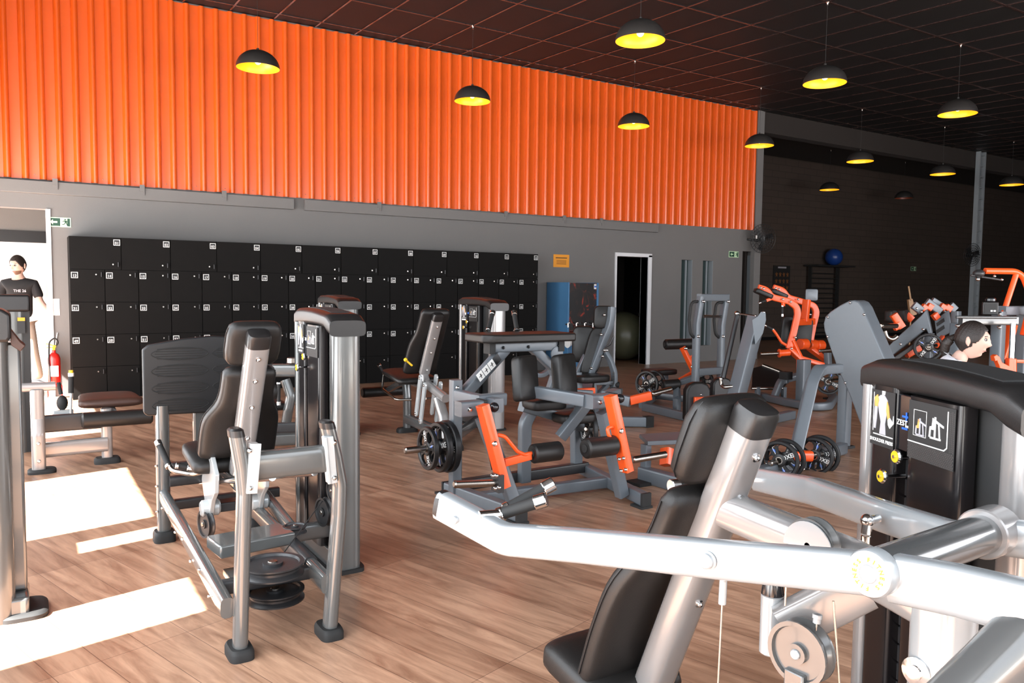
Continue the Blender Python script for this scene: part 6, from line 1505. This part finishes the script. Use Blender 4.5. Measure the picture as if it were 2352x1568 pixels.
j2 = [(J(0, 0, .90), (.175, .125)), (J(0, 0, 1.08), (.168, .118)), (J(0, 0, 1.28), (.175, .125)), (J(0, 0, 1.40), (.15, .095)), (J(0, .005, 1.485), (.080, .078)),
 (J(-.175, 0, 1.395), .072), (J(-.245, .015, 1.19), .072), (J(.175, 0, 1.395), .072), (J(.245, .02, 1.19), .072)]
shirt = skin_body('t_shirt', j2, [(0, 1), (1, 2), (2, 3), (3, 4), (3, 5), (5, 6), (3, 7), (7, 8)], 'tee_black', man)
b = MB(); o = J(.05, .148, 1.30); b.text('THE 26', o, rM, Z, .052, .004); b.build('shirt_print', 'pict', shirt)
j3 = [(J(0, 0, .93), (.16, .12)), (J(-.09, 0, .82), (.095, .10)), (J(-.11, .02, .48), .070), (J(-.13, 0, .10), .058), (J(.09, 0, .82), (.095, .10)), (J(.14, .02, .48), .085), (J(.20, -.02, .10), .068)]
skin_body('trousers', j3, [(0, 1), (1, 2), (2, 3), (0, 4), (4, 5), (5, 6)], 'khaki', man)
for a in (-.13, .18):
    p = J(a, 0, .0); b = MB(); d_ = (V((-.2, -1, 0)) if a < 0 else V((.75, -.6, 0))).normalized(); l_ = Z.cross(d_)
    loft(b, [rring(p+d_*(s_*sc)+Z*(h_*.5*sc+.003), l_, Z, w_*sc, h_*sc, 3, 20) for s_, w_, h_ in ((-.09, .05, .06), (-.07, .078, .10), (.02, .085, .10), (.10, .095, .07), (.17, .085, .05), (.20, .04, .03))]); b.mi = 0; b.build('shoe', 'tee_black', man, smooth=60)
# ---- seated woman behind the black tower
hc = DP(2232, 781, 4.9); wf = V((.40, -.92, 0)).normalized(); wr = wf.cross(Z)
wo = thing('person', 'woman with tied-back dark hair and white top, seated in profile behind the black tower', 'person', (hc.x-wf.x*.1, hc.y-wf.y*.1, 0))
make_head(wo, hc, wf, .97, -.03, .26, long_=True)
def K(a, s_, z): return V((hc.x, hc.y, 0))+wf*a+wr*s_+Z*z
hz = hc.z; sz = hz-.20; hipz = .535
jt = [(K(-.14, 0, hipz+.08), (.16, .11)), (K(-.12, 0, hipz+.22), (.13, .095)), (K(-.14, 0, sz-.12), (.14, .09)), (K(-.115, 0, sz-.03), (.09, .05)), (K(-.075, 0, sz+.06), .046), (K(-.03, 0, sz+.14), .050)]
ed = [(0, 1), (1, 2), (2, 3), (3, 4), (4, 5)]; n0 = len(jt)
for s_ in (-1, 1):
    k0 = len(jt); jt += [(K(-.10, s_*.165, sz-.02), .050), (K(-.02, s_*.21, sz-.26), .040), (K(.18, s_*.17, hipz+.16), .032), (K(.24, s_*.15, hipz+.15), .022)]; ed += [(3, k0), (k0, k0+1), (k0+1, k0+2), (k0+2, k0+3)]
skin_body('body', jt, ed, 'skin', wo)
for s_ in (-1, 1): make_hand(wo, K(.245, s_*.15, hipz+.15), wf*1.0-Z*.15, Z, .92, .5, s_)
js = [(K(-.14, 0, hipz+.06), (.175, .125)), (K(-.12, 0, hipz+.22), (.145, .11)), (K(-.14, 0, sz-.09), (.165, .115)), (K(-.12, 0, sz+.035), (.155, .105)), (K(-.09, 0, sz+.085), (.086, .078))]
es = [(0, 1), (1, 2), (2, 3), (3, 4)]
for s_ in (-1, 1): k0 = len(js); js += [(K(-.11, s_*.165, sz+.01), .068), (K(-.035, s_*.20, sz-.15), .060)]; es += [(3, k0), (k0, k0+1)]
skin_body('top', js, es, 'white_cloth', wo)
jl = [(K(-.14, 0, hipz+.04), (.17, .12))]; el = []
for s_ in (-1, 1): k0 = len(jl); jl += [(K(-.10, s_*.09, hipz+.03), .095), (K(.28, s_*.12, hipz+.04), .066), (K(.30, s_*.12, .12), .045)]; el += [(0, k0), (k0, k0+1), (k0+1, k0+2)]
skin_body('leggings', jl, el, 'tee_black', wo)
for s_ in (-1, 1):
    p = K(.31, s_*.12, 0); b = MB(); loft(b, [rring(p+wf*q+Z*(h_*.5+.003), wr, Z, w_, h_, 3, 20) for q, w_, h_ in ((-.08, .05, .06), (-.06, .07, .10), (.02, .078, .09), (.09, .085, .065), (.15, .075, .045), (.175, .04, .03))]); b.build('shoe', 'white_cloth', wo, smooth=60)
bn = thing('flat_bench', 'low black padded bench the woman sits on, hidden behind the tower', 'bench', K(-.16, 0, 0))
c = K(-.16, 0, hipz-.10); b = MB(); loft(b, [rring(c+wf*q, wr, Z, .30*k, .08*h_, 4, 24) for q, k, h_ in ((-.35, .8, .4), (-.32, 1, 1), (.22, 1, 1), (.25, .8, .4))]); b.build('seat', 'leather', bn)
for q in (-.25, .15): b = MB(); b.rect([c+wf*q-Z*.03, V(((c+wf*q).x, (c+wf*q).y, .02))], .07, .07, up=wf); b.build('leg', 'grey_paint', bn)
